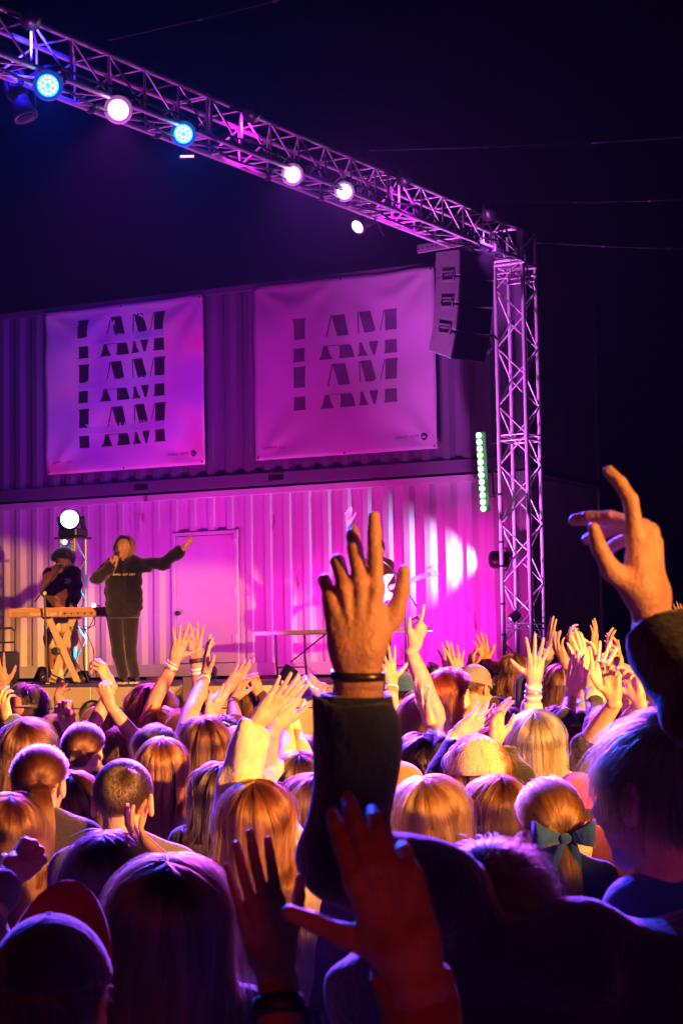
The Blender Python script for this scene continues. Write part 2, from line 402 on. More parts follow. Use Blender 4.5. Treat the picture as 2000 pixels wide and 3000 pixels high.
def banner(label, corners, m, seed, ink, rows, rscale, rorig, bands, small, emb):
    uv = [wall_uv(x, y, .03) for x, y in corners]      # TL TR BR BL
    c = np.mean(uv, axis=0); zb = min(q[1] for q in uv)
    t = thing('banner', WP(c[0], zb, .02), label, 'banner', 'banners on the upper container')
    N = 44; V = []; F = []; r = np.random.default_rng(seed)
    pk = [(r.uniform(-1, 1), r.uniform(0, 6.28)) for _ in range(6)]
    def outp(a, b):          # a across, b down 0..1
        o = .026 + .010 * math.sin(a * 7 + pk[0][1] + 1.5 * b) * (1 - b * .6) + .006 * math.sin((a * 1.5 + b * 2.2) * 6 + pk[1][1])
        for (ax, bx) in ((0, 0), (1, 0), (.5, 0), (0, 1), (1, 1)):     # folds pulling from the eyelets
            dx, dy = a - ax, b - bx; d = math.hypot(dx, dy); an = math.atan2(dy, dx)
            o += .026 * math.sin(an * 9 + pk[2][1] + ax) * math.exp(-d * 3.2) * min(1, d * 8)
        return max(o, .012)
    for j in range(N + 1):
        for i in range(N + 1):
            a, b = i / N, j / N
            q = (1 - b) * ((1 - a) * A_(uv[0]) + a * A_(uv[1])) + b * ((1 - a) * A_(uv[3]) + a * A_(uv[2]))
            sag = -.012 * math.sin(a * math.pi * 2) ** 2 * (1 - b)
            V.append(WP(q[0], q[1] + sag, outp(a, b)))
    for j in range(N):
        for i in range(N): F.append([j * (N + 1) + i, (j + 1) * (N + 1) + i, (j + 1) * (N + 1) + i + 1, j * (N + 1) + i + 1])
    sheet = obj('sheet', (A_(V), F), m, t, True)
    sm = sheet.modifiers.new('thickness', 'SOLIDIFY'); sm.thickness = .002; sm.offset = -1
    for (a, b) in ((0.015, .015), (.985, .015), (.5, .012), (.015, .985), (.985, .985), (.5, .99)):
        q = (1 - b) * ((1 - a) * A_(uv[0]) + a * A_(uv[1])) + b * ((1 - a) * A_(uv[3]) + a * A_(uv[2]))
        obj('eyelet', lathe([(-.02, .006), (.012, .006), (.014, .013), (.016, .012)], 10, WP(q[0], q[1], .028), WN), BLACKM, t)
    def onsheet(u, z, off):
        a = min(1, max(0, (u - (uv[0][0] + uv[3][0]) / 2) / ((uv[1][0] + uv[2][0] - uv[0][0] - uv[3][0]) / 2)))
        zt = uv[0][1] * (1 - a) + uv[1][1] * a; zl = uv[3][1] * (1 - a) + uv[2][1] * a
        return WP(u, z, outp(a, min(1, max(0, (zt - z) / (zt - zl)))) + off)
    def scan(poly, off, nz=10, nu=5):
        """flat printed shape laid on the sheet, strip by strip"""
        zl_, zh_ = min(p[1] for p in poly), max(p[1] for p in poly); V = []; F = []
        for zr in np.linspace(zl_, zh_, nz):
            xs = []; z = min(max(zr, zl_ + .006), zh_ - .006)
            for i in range(len(poly)):
                p, q = poly[i], poly[(i + 1) % len(poly)]
                if (p[1] - z) * (q[1] - z) <= 0 and abs(p[1] - q[1]) > 1e-9: xs.append(p[0] + (q[0] - p[0]) * (z - p[1]) / (q[1] - p[1]))
            for k in range(nu): V.append(onsheet(min(xs) + (max(xs) - min(xs)) * k / (nu - 1), zr, off))
        for j in range(nz - 1):
            for k in range(nu - 1): F.append([j * nu + k, j * nu + k + 1, (j + 1) * nu + k + 1, (j + 1) * nu + k])
        return A_(V), F
    def lettering(s, u, z, w, m_, off=.003, aspect=1.2):
        Vt, Ft = textmesh(s, 1.0, 1.1); k = w / Vt[:, 0].max()
        obj('lettering', (A_([onsheet(u + p[0] * k, z + p[1] * k * aspect, off) for p in Vt]), Ft), m_, t)
    for (du, dz) in rows:
        for nm, pl in ROWUV:
            obj(nm, scan([((p[0] - IO[0]) * rscale + rorig[0] + du, (p[1] - IO[1]) * rscale + rorig[1] + dz) for p in pl], .0025), ink, t)
    for (x0, y0, x1, y1, s) in bands:
        a0 = wall_uv(x0, y0, .03); a1 = wall_uv(x1, y1, .03); hh = .046
        obj('print_band', scan([(a0[0], a0[1] - hh), (a1[0], a0[1] - hh), (a1[0], a0[1] + hh), (a0[0], a0[1] + hh)], .0025, 4, 16), mat('banner_band', (.60, .50, .78), .6, 0, .05, 5), t)
        lettering(s, a0[0] + .12, a0[1] - .02, (a1[0] - a0[0]) * .8, pale, .005, 1.0)
    for (x0, y0, w, s) in small:
        u, z = wall_uv(x0, y0, .03); lettering(s, u, z, w, inkd)
    u, z = wall_uv(emb[0], emb[1], .03); r = emb[2]
    lg = obj('round_emblem', (A_([onsheet(u, z, .003)] + [onsheet(u + r * math.cos(q), z + r * math.sin(q), .003) for q in np.linspace(0, 2 * math.pi, 24, endpoint=False)]), [[0, 1 + i, 1 + (i + 1) % 24] for i in range(24)]), inkd, t)
    for q in (-1, 0, 1):
        obj('emblem_tree', (A_([onsheet(u + q * r * .4 - r * .17, z - r * .35, .005), onsheet(u + q * r * .4 + r * .17, z - r * .35, .005), onsheet(u + q * r * .4, z + r * (.55 if q == 0 else .3), .005)]), [[0, 1, 2]]), pale, lg)
    return t, uv
BL = [(129.5, 918.6), (593, 862), (601, 1360), (138, 1392)]
BR_ = [(740, 843), (1270, 779), (1281, 1314), (750, 1350)]
zrow = C6((335, 186))[1] - C6((337, 595))[1]
b1, uvl = banner('white banner with pink cloud print and I AM three times', BL, banner_mat('cloud_banner_vinyl', True), 3, inkd,
                 [(0, 0), (.0, -zrow), (.01, -2 * zrow)], 1.0, IO,
                 [(229, 1001, 482, 985, 'THE WAY THE TRUTH'), (229, 1132, 482, 1118, 'THE BREAD OF LIFE'), (229, 1264, 484, 1250, 'THE TRUE VINE')], [(157, 1360, .29, 'SUMMER 2025'), (492, 1336, .31, 'FOREST HOME')], (568, 1328, .042))
RO = wall_uv(855, 936, .03); RO2 = wall_uv(857, 1077, .03)
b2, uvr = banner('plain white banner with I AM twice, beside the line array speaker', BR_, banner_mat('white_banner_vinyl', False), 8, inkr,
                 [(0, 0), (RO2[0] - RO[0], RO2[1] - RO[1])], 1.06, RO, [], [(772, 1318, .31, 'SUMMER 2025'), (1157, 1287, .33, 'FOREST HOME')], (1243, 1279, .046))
# ------------------------------------------------------------------ box trusses
CYL = None
def cylmesh(n=8):
    global CYL
    if CYL is None:
        V, F = lathe([(0, 1), (1, 1)], n, (0, 0, 0), (0, 0, 1))
        CYL = fastmesh('brace_tube', V, F); CYL.materials.append(ALU)
        CYL.polygons.foreach_set('use_smooth', A_([True] * n + [False] * 2))
    return CYL
def bar(name, a, b, r, parent):
    a = A_(a, float); b = A_(b, float); d = b - a; L = np.linalg.norm(d); x, y, z = frame(d)
    M = Matrix([[x[0] * r, y[0] * r, z[0] * L, a[0]], [x[1] * r, y[1] * r, z[1] * L, a[1]], [x[2] * r, y[2] * r, z[2] * L, a[2]], [0, 0, 0, 1]])
    return inst(name, cylmesh(), M, parent)
def truss(t, A, B, ux, uy, s, bay, mode, rc=.024, rb=.0095, joints=()):
    """box truss between A and B (centre lines); ux, uy unit cross-section axes"""
    A = A_(A, float); B = A_(B, float); L = np.linalg.norm(B - A); d = (B - A) / L; h = s / 2
    cs = [(1, 1), (-1, 1), (-1, -1), (1, -1)]
    cor = [c[0] * h * A_(ux) + c[1] * h * A_(uy) for c in cs]
    for c in cor: bar('chord', A + c, B + c, rc, t)
    n = max(2, int(round(L / bay)))
    for f in range(4):
        p, q = cor[f], cor[(f + 1) % 4]
        for i in range(n):
            a0, a1 = A + d * L * i / n, A + d * L * (i + 1) / n
            if mode == 'zig':
                if (i + f) % 2: bar('brace', a0 + p, a1 + q, rb, t)
                else: bar('brace', a0 + q, a1 + p, rb, t)
            else:
                bar('brace', a0 + (p if f % 2 else q), a1 + (q if f % 2 else p), rb, t)
                bar('brace', a1 + p, a1 + q, rb, t)
        for jz in joints:
            for e in (-.03, .03):
                a0 = A + d * (jz + e); bar('joint_bar', a0 + p, a0 + q, rb, t)
PHI = 0.545
TDIR = A_([-math.sin(PHI), -math.cos(PHI), 0])                      # along the roof truss, towards the audience
TSID = A_([math.cos(PHI), -math.sin(PHI), 0])
SIDE = .335
TW = P(1531, 1700, 20.6); TW[2] = 0
ZBOT, ZTOP = CZ + 4.36, CZ + 4.36 + SIDE
tower = thing('truss_tower', TW, 'upright aluminium box truss tower at the corner of the stage', 'truss')
truss(tower, TW + ZZ * .06, TW + ZZ * (ZTOP + .02), TSID, TDIR, SIDE, .325, 'zig', joints=(.2, 2.13, 4.2, 6.0))
obj('base_plate', box(TW + ZZ * .03, [.38, .38, .03], [TSID, TDIR, ZZ], .008), BLACKM, tower)
for z in (1450, 1590, 1660, 1770, 1860):
    q = P(1474, z, 20.7); c = TW - TSID * SIDE / 2 + TDIR * SIDE / 2; c = A_([c[0], c[1], q[2]])
    obj('cable_tie', lathe([(-.012, .028), (.012, .028)], 10, c, ZZ), BLACKM, tower)
roof = thing('roof_truss', TW + ZZ * ZBOT + TDIR * SIDE * .6, 'long aluminium box truss running overhead with stage lamps hung below', 'truss')
RA = TW + TDIR * (SIDE / 2 + .03) + ZZ * (ZBOT + SIDE / 2)
truss(roof, RA, RA + TDIR * 10.4, TSID, ZZ, SIDE, .46, 'diag', joints=(.05, 2.9, 5.9, 8.9))
# corner sleeve block
obj('corner_bracket', box(TW + ZZ * (ZBOT - .03) , [SIDE / 2 + .035, SIDE / 2 + .035, .012], [TSID, TDIR, ZZ], .004), ALU, tower)
def on_truss(px):
    """distance along the roof truss at photo column px, and the point under its lower near chord"""
    lo, hi = 0, 12
    for _ in range(50):
        m = (lo + hi) / 2; q = RA + TDIR * m - CAMP
        x = 1000 + FPX * (q @ CR) / (q @ CF)
        if x > px: lo = m
        else: hi = m
    return RA + TDIR * lo
def depth(p): return (A_(p) - CAMP) @ CF

# ------------------------------------------------------------------ stage lamps on the roof truss
LEDM = fastmesh('led_disc', *lathe([(0, 1), (.3, .9), (.5, .5)], 10, (0, 0, 0), (0, 0, 1)))
def par_lamp(px, py, rpx, lens_col, led_col, beam, power, aim, label, half=17, estr=6, ledstr=14, group='lit lamps along the roof truss'):
    a = on_truss(px); D = depth(a) - .34
    c = P(px, py, D); r = rpx * D / FPX
    to = nrm(A_(aim) - c)
    face = nrm(to * .45 + nrm(CAMP - c) * .75 + A_([-.22, 0, -.05]))
    t = thing('stage_lamp', c - face * .2, label, 'stage lamp', group)
    obj('housing', lathe([(-.26, r * .35), (-.24, r * .75), (-.12, r * 1.02), (-.02, r * 1.16), (.02, r * 1.16), (.022, r * 1.03), (-.003, r * 1.0)], 24, c, face, True), BLACKP, t, True)
    lens = obj('lens', lathe([(0.002, r * 1.0), (.006, r * .9), (.009, r * .05)], 24, c, face), mat('lens_%s' % label[:9], lens_col, .3, 0, 0, 5, emit=lens_col, estr=estr), t, True)
    obj('halo_ring', lathe([(.010, r * 1.38), (.024, r * 1.34), (.024, r * 1.02), (.0215, r * 1.0)], 24, c, face, False), mat('halo_%s' % label[:9], lens_col, .6, 0, 0, 5, emit=lens_col, estr=.30), t, True)  # glowing ring added round the lens to stand for the lamp's halo
    x, y, z = frame(face)
    lm = mat('led_%s' % label[:9], led_col, .3, 0, 0, 5, emit=led_col, estr=ledstr)
    me = LEDM.copy(); me.materials.append(lm)
    spots = [(0.36, 6, 0), (.72, 12, .2)]
    for rr, n, a0 in spots:
        for i in range(n):
            an = a0 + 2 * math.pi * i / n; k = r * .13
            o = c + face * .008 + r * rr * (math.cos(an) * x + math.sin(an) * y)
            inst('led', me, Matrix([[x[0] * k, y[0] * k, z[0] * .006, o[0]], [x[1] * k, y[1] * k, z[1] * .006, o[1]], [x[2] * k, y[2] * k, z[2] * .006, o[2]], [0, 0, 0, 1]]), t)
    # yoke and clamp up to the lower chord
    side = nrm(np.cross(face, ZZ)); upv = ZZ; b0 = c - face * .12
    top = b0 + ZZ * (r * 1.6)
    obj('yoke', tube([b0 - side * r * 1.2, b0 - side * r * 1.25 + ZZ * r * .8, top - side * r * .5, top + side * r * .5, b0 + side * r * 1.25 + ZZ * r * .8, b0 + side * r * 1.2], .012, 6), BLACKM, t)
    ch = RA + TDIR * ((b0 - RA) @ TDIR) - TSID * SIDE / 2 - ZZ * SIDE / 2
    obj('clamp', join([tube([top, ch], .014, 6), lathe([(-.03, .036), (.03, .036)], 10, ch, TDIR)]), BLACKM, t)
    sp = spot('lamp_beam', c + face * .03, aim, beam, power, half, .7, .06)
    sp.parent = t; sp.matrix_parent_inverse = Matrix.Translation(-Vector(PLOC[t.name]))
    return t
BLUE = (.008, .05, 1.0); PURP = (.60, .02, .85)
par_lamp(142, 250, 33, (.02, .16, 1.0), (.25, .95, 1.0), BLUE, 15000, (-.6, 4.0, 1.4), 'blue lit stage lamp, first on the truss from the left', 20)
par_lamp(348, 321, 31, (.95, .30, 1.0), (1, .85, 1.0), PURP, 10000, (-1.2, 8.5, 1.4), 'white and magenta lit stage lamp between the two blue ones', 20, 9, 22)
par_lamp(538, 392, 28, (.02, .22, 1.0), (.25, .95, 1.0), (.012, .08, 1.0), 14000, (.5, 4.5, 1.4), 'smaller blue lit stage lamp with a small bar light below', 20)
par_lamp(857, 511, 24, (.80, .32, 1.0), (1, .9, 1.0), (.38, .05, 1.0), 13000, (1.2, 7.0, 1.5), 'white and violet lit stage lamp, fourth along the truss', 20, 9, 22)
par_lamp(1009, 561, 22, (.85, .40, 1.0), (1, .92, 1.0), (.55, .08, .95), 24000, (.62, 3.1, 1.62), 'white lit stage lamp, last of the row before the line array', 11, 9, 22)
# small bar light under the third lamp
c = P(548, 458, 16.4)
t = thing('bar_light', c, 'small pink bar light below the second blue lamp', 'stage lamp')
obj('housing', box(c + A_([0, .03, .01]), [.075, .03, .018], None, .005), BLACKP, t)
obj('tube_lens', box(c, [.058, .006, .008], None, .002), mat('pink_tube', (1, .3, .6), .4, 0, 0, 5, emit=(1, .25, .55), estr=5), t)
obj('stem', tube([c + A_([0, .03, .025]), P(545, 420, 16.45)], .008, 6), BLACKM, t)

def profile_lamp(c, d, L, r, label, lens_m, body_m, hang):
    """long-barrelled theatre spot with a yoke"""
    d = nrm(d); t = thing('profile_spot', c - d * L / 2, label, 'stage lamp')
    obj('barrel', lathe([(-L, r * .7), (-L * .95, r * .95), (-L * .55, r), (-L * .5, r * .8), (-L * .12, r * .85), (-L * .1, r * 1.1), (0, r * 1.12), (.004, r * .95)], 20, c, d), body_m, t, True)
    obj('lens', lathe([(.003, r * .96), (.01, r * .6), (.012, .002)], 20, c, d), lens_m, t, True)
    s = nrm(np.cross(d, ZZ)); m = c - d * L * .55; top = m + ZZ * r * 2.4
    obj('yoke', tube([m - s * r * 1.1, m - s * r * 1.3 + ZZ * r, top - s * r * .8, top + s * r * .8, m + s * r * 1.3 + ZZ * r, m + s * r * 1.1], .011, 6), BLACKM, t)
    obj('clamp', tube([top, hang], .014, 6), BLACKM, t)
    k = c - d * L; pts = [k + (A_(hang) - k) * q + ZZ * (-.22 * math.sin(q * math.pi)) + TSID * .12 * math.sin(q * 3) for q in np.linspace(0, 1, 9)]
    obj('cable', tube(pts, .006, 5), BLACKM, t)
    return t
def under(p): return RA + TDIR * ((A_(p) - RA) @ TDIR) - TSID * SIDE / 2 - ZZ * SIDE / 2
c = P(1047, 664, 18.6)
pl = profile_lamp(c, CR * -.55 - CU * .5 - CF * .65, .30, .075, 'dark long-barrelled spotlight with a pale lit lens above the banner', mat('pale_lens', (1, .75, .7), .3, 0, 0, 5, emit=(1, .62, .62), estr=1.6), BLACKP, under(c))
c = P(78, 345, 14.2)
pl2 = profile_lamp(c, CR * .35 - CU * .9 - CF * .2, .36, .085, 'unlit long-barrelled spotlight hanging at the top left corner', mat('dark_lens', (.02, .02, .03), .1), mat('grey_lamp_body', (.035, .03, .035), .45), under(c))

# power cables looped along the roof truss
for j, (off, lab) in enumerate(((.52, 'black power cable looped along the side of the roof truss'), (.35, 'second black power cable tied under the roof truss'))):
    pts = []
    for k in range(0, 61):
        s_ = .6 + k * 9.2 / 60; sag = .05 + .05 * abs(math.sin(k * .52 + j)) + (.12 if k % 14 in (6, 7, 8) and j == 0 else 0)
        pts.append(RA + TDIR * s_ + TSID * SIDE * off - ZZ * (SIDE / 2 * (1 if j else .2) + sag * (1 if j else .7)))
    t = thing('power_cable', pts[0], lab, 'cable'); obj('sheath', tube(pts, .011, 6), BLACKM, t, True)
    for k in range(4, 60, 8): obj('cable_tie', lathe([(-.01, .02), (.01, .02)], 8, pts[k], TDIR), BLACKM, t)
# ------------------------------------------------------------------ wash lamps that light the wall (floor uplights of the stage and added truss washes)
MAG = (1.0, .015, .62)
def wash(name, loc, aim, col, power, half, label):
    t = thing('floor_wash_lamp', loc, label, 'stage lamp')
    d = nrm(A_(aim) - A_(loc)); c = A_(loc) + ZZ * .14
    obj('housing', lathe([(-.16, .05), (-.14, .08), (0, .09), (.004, .08)], 16, c, d), BLACKP, t, True)
    s = nrm(np.cross(d, ZZ)) ; m = c - d * .07
    obj('yoke', tube([m - s * .1, m - s * .1 - ZZ * .12, m + s * .1 - ZZ * .12, m + s * .1], .01, 6), BLACKM, t)
    sp = spot('lamp_beam', c + d * .02, aim, col, power, half, .9, .05); sp.parent = t; sp.matrix_parent_inverse = Matrix.Translation(-Vector(PLOC[t.name]))
def onwall(x, y): 
    u, z = wall_uv(x, y); return WP(u, z)
def deckp(x, out):
    u = wall_uv(x, 1800)[0]; return WP(u, DECK, out)
wash('w', deckp(1330, 1.9), onwall(1240, 1640), MAG, 560, 52, 'floor lamp at the foot of the truss tower washing the wall magenta')
wash('w', deckp(900, 2.4), onwall(860, 1560), MAG, 420, 52, 'floor lamp behind the folding table washing the wall magenta')
wash('w', deckp(420, 2.2), onwall(400, 1500), (.74, .02, .80), 300, 52, 'floor lamp behind the singer washing the wall purple')
# wash lamps added behind the roof truss to tint the upper container purple
for (s_, tx, ty, col, pw) in ((3.0, 980, 1120, (.54, .005, .68), 640), (5.6, 330, 1080, (.66, .006, .66), 760), (1.2, 1400, 1300, (.60, .10, 1.0), 120), (8.4, 30, 1250, (.02, .01, 1.0), 2600)):
    o = RA + TDIR * s_ + TSID * (SIDE / 2 + .22) + ZZ * .05
    t = thing('added_wash_lamp', o, {3.0: 'added dark wash lamp beside the truss above the line array', 5.6: 'added dark wash lamp beside the middle of the truss', 1.2: 'added dark wash lamp beside the truss by the tower', 8.4: 'added dark wash lamp beside the near end of the truss'}[s_], 'stage lamp')
    d = nrm(onwall(tx, ty) - o)
    obj('housing', lathe([(-.16, .05), (-.14, .07), (0, .08), (.004, .07)], 16, o, d), BLACKP, t, True)
    obj('clamp', tube([o, o - TSID * .22 + ZZ * .1], .012, 6), BLACKM, t)
    sp = spot('lamp_beam', o + d * .02, onwall(tx, ty), col, pw, 20, 1.0, .05); sp.parent = t; sp.matrix_parent_inverse = Matrix.Translation(-Vector(PLOC[t.name]))
# lamp that lights the truss itself from the stage floor
wash('w', TW + TDIR * 2.2 - TSID * 1.6 + ZZ * DECK, TW + TDIR * .8 + ZZ * 4.6, (.80, .12, .85), 2600, 50, 'floor lamp on the stage edge pointing up at the truss')
wash('w', A_([-2.9, 15.9, DECK]), A_([-1.6, 14.5, 6.4]), (.75, .06, .85), 1100, 60, 'floor lamp at the front of the stage pointing up at the near truss')
wash('w', deckp(1420, 1.5), TW + ZZ * 3.4, (.70, .22, 1.0), 420, 50, 'floor lamp just behind the tower lighting its tubes violet')
# side lamp on the tower skimming along the wall
u_, z_ = wall_uv(1472, 1642); c = WP(u_, z_, .24)
t = thing('tower_lamp', c, 'small round black lamp clamped to the tower, aimed along the wall', 'stage lamp')
tgt = onwall(1200, 1648); d = nrm(tgt - c)
obj('housing', lathe([(-.17, .04), (-.15, .09), (-.02, .105), (.03, .105), (.034, .09)], 20, c, d), BLACKP, t, True)
obj('lens', lathe([(.032, .09), (.036, .03), (.037, .002)], 20, c, d), mat('white_lens', (.8, .85, 1), .3, 0, 0, 5, emit=(.75, .8, 1), estr=3), t)
obj('yoke', tube([c - ZZ * .12 - d * .05, c - ZZ * .13 - d * .15, c + ZZ * .0 - d * .24, c + ZZ * .13 - d * .15, c + ZZ * .12 - d * .05], .011, 6), BLACKM, t)
obj('clamp', tube([c - d * .24, TW - TSID * SIDE / 2 - TDIR * SIDE / 2 + ZZ * (c[2])], .013, 6), BLACKM, t)
sp = spot('lamp_beam', c + d * .06, tgt, (.52, .46, 1.0), 260, 34, 1.0, .03); sp.parent = t; sp.matrix_parent_inverse = Matrix.Translation(-Vector(PLOC[t.name]))
# cable coil and small clamp lamp lower on the tower
c = P(1500, 1812, 20.7)
t = thing('clamp_lamp', c, 'small dark clamp lamp low on the truss tower', 'stage lamp')
obj('housing', lathe([(-.10, .03), (-.08, .05), (.02, .055), (.03, .045)], 14, c, nrm(A_([-.6, -.2, -.5]))), BLACKP, t, True)
obj('clamp', tube([c, c + A_([.06, .05, .06])], .012, 6), BLACKM, t)
# hanging lamp just below the line array
c = P(1415, 1010, 20.5)
t = thing('hanging_lamp', c, 'rounded dark lamp hanging under the line array speaker', 'stage lamp')
obj('housing', lathe([(-.12, .03), (-.1, .08), (-.02, .1), (.06, .09), (.1, .05), (.11, .01)], 18, c, nrm(A_([.25, -.3, -1]))), BLACKP, t, True)
obj('bracket', tube([c + ZZ * .05, c + TSID * .12 + ZZ * .1, A_([*(TW - TSID * SIDE / 2)[:2], c[2] + .05])], .014, 6), BLACKM, t)

# ------------------------------------------------------------------ line array speaker hung from the truss
Aq = P(1318, 712, 19.9)
t = thing('line_array_speaker', Aq, 'dark curved line array of four speaker boxes hung from the truss corner', 'speaker')
gr = mat('speaker_grey_side', (.17, .155, .175), .6, 0, .15, 40, .3, 200); gb = mat('speaker_grille', (.008, .008, .01), .65, 0, .3, 200, .3, 400)
hand = mat('speaker_handle', (.2, .18, .2), .5)
fx = nrm(CR * .62 - CF * .78)            # grille faces the audience, right of the camera
sx_ = nrm(np.cross(ZZ, fx))              # box width direction, away to the right
if sx_ @ CR < 0: sx_ = -sx_
p0 = P(1318, 735, 19.9); tilt = 0.0
for i in range(4):
    tl = math.radians([2, 5, 10, 17][i]); f = nrm(fx * math.cos(tl) - ZZ * math.sin(tl)); up = nrm(ZZ * math.cos(tl) + fx * math.sin(tl)); h = .278
    c = p0 - up * h / 2 + sx_ * .20
    ax = [f, sx_, up]
    bx_ = obj('cabinet', box(c, [.19, .24, h / 2 - .003], ax, .008), gr, t)
    obj('grille', box(c + f * .196, [.012, .238, h / 2 - .006], ax, .003), gb, bx_)
    if i < 3:
        hc = c - sx_ * .246 - up * (h / 2) + f * .02
        bar_ = join([box(hc + up * .045, [.10, .008, .011], ax), box(hc - up * .045, [.08, .008, .011], ax), box(hc - f * .095, [.012, .008, .05], ax), box(hc + f * .085, [.012, .008, .05], ax)])
        obj('rigging_plate', bar_, hand, bx_)
        obj('rigging_pin', box(hc - sx_ * .012, [.085, .006, .008], ax), BLACKM, bx_)
    p0 = p0 - up * h
fr = P(1318, 717, 19.9) + sx_ * .2
obj('fly_frame', join([box(fr - sx_ * .24 - fx * .12, [.36, .012, .045], [fx, sx_, ZZ], .004), box(fr + sx_ * .24 - fx * .12, [.36, .012, .045], [fx, sx_, ZZ], .004), box(fr - fx * .1, [.03, .24, .03], [fx, sx_, ZZ], .004)]), hand, t)
for k in range(10):
    o = fr - sx_ * .255 - fx * .12 + fx * (-.33 + .073 * k)
    obj('frame_hole', lathe([(0, .012), (.004, .012)], 8, o, -sx_), BLACKM, t)
ch = under(fr - sx_ * .2)
obj('hoist_chain', join([tube([fr - sx_ * .15, A_([fr[0], fr[1], ZBOT])], .014, 6), tube([fr - sx_ * .2, A_([fr[0] - .04, fr[1], ZBOT])], .014, 6), box(A_([fr[0], fr[1], ZBOT - .03]) - sx_ * .15, [.04, .04, .05], None, .01)]), mat('red_shackle', (.3, .06, .06), .5), t)

# ------------------------------------------------------------------ green led batten beside the tower
a, b = P(1405, 1275, 20.9), P(1418, 1490, 20.9)
t = thing('led_batten', b, 'upright led batten with a row of green-white lights beside the tower', 'stage lamp')
d = nrm(a - b); fz = nrm(-CF + CR * -.05); sx2 = nrm(np.cross(d, fz))
obj('housing', box((a + b) / 2 + sx2 * .01 - fz * .05, [np.linalg.norm(a - b) / 2 + .04, .055, .05], [d, sx2, fz], .008), mat('batten_green_lit', (.04, .42, .06), .4, 0, .1, 5), t)  # green glow of the leds is put into the housing colour
gm = mat('green_led', (.7, 1, .6), .3, 0, 0, 5, emit=(.42, 1.0, .36), estr=6)
gme = fastmesh('led_disc', *lathe([(0, 1), (.4, .85), (.6, .4)], 14, (0, 0, 0), (0, 0, 1))); gme.materials.append(gm)
for i in range(12):
    o = b + (a - b) * i / 11 + fz * .004 - sx2 * .012; kk = .030
    inst('led', gme, Matrix([[sx2[0] * kk, d[0] * kk, fz[0] * .02, o[0]], [sx2[1] * kk, d[1] * kk, fz[1] * .02, o[1]], [sx2[2] * kk, d[2] * kk, fz[2] * .02, o[2]], [0, 0, 0, 1]]), t)
obj('hanging_bar', tube([P(1438, 1310, 21), P(1445, 1452, 21)], .012, 6), BLACKM, t)
obj('cable', tube([P(1424, 1315, 20.9), P(1440, 1300, 20.9), P(1464, 1296, 20.75), P(1472, 1296, 20.7)], .006, 5), BLACKM, t)
obj('cable', tube([P(1428, 1440, 20.9), P(1436, 1455, 20.9), P(1452, 1456, 20.9), P(1468, 1430, 20.75)], .006, 5), BLACKM, t)

# ------------------------------------------------------------------ guy cables
wirem = mat('steel_cable', (.35, .35, .4), .4, .6)
for (x0, y0, D0, x1, y1, D1, lab) in ((319, 118, 15.1, 1180, -110, 24, 'thin cable rising from the roof truss to the top of the picture'),
                                     (1082, 441, 18.3, 2350, 372, 24, 'upper thin cable running from the truss into the night at right'),
                                     (1450, 594, 20.2, 2350, 560, 25, 'middle thin cable running from the truss corner into the night'),
                                     (1566, 711, 20.6, 2350, 722, 25, 'lowest thin cable running from the tower top into the night')):
    p, q = P(x0, y0, D0), P(x1, y1, D1); pts = [p + (q - p) * k - ZZ * .05 * math.sin(math.pi * k) for k in np.linspace(0, 1, 12)]
    t = thing('guy_cable', p, lab, 'cable', 'guy cables'); obj('strand', tube(pts, .0055, 6), wirem, t)
    for k in (.22, .45): 
        o = p + (q - p) * k - ZZ * .05 * math.sin(math.pi * k); obj('turnbuckle', tube([o - (q - p) * .004, o + (q - p) * .004], .014, 6), wirem, t)
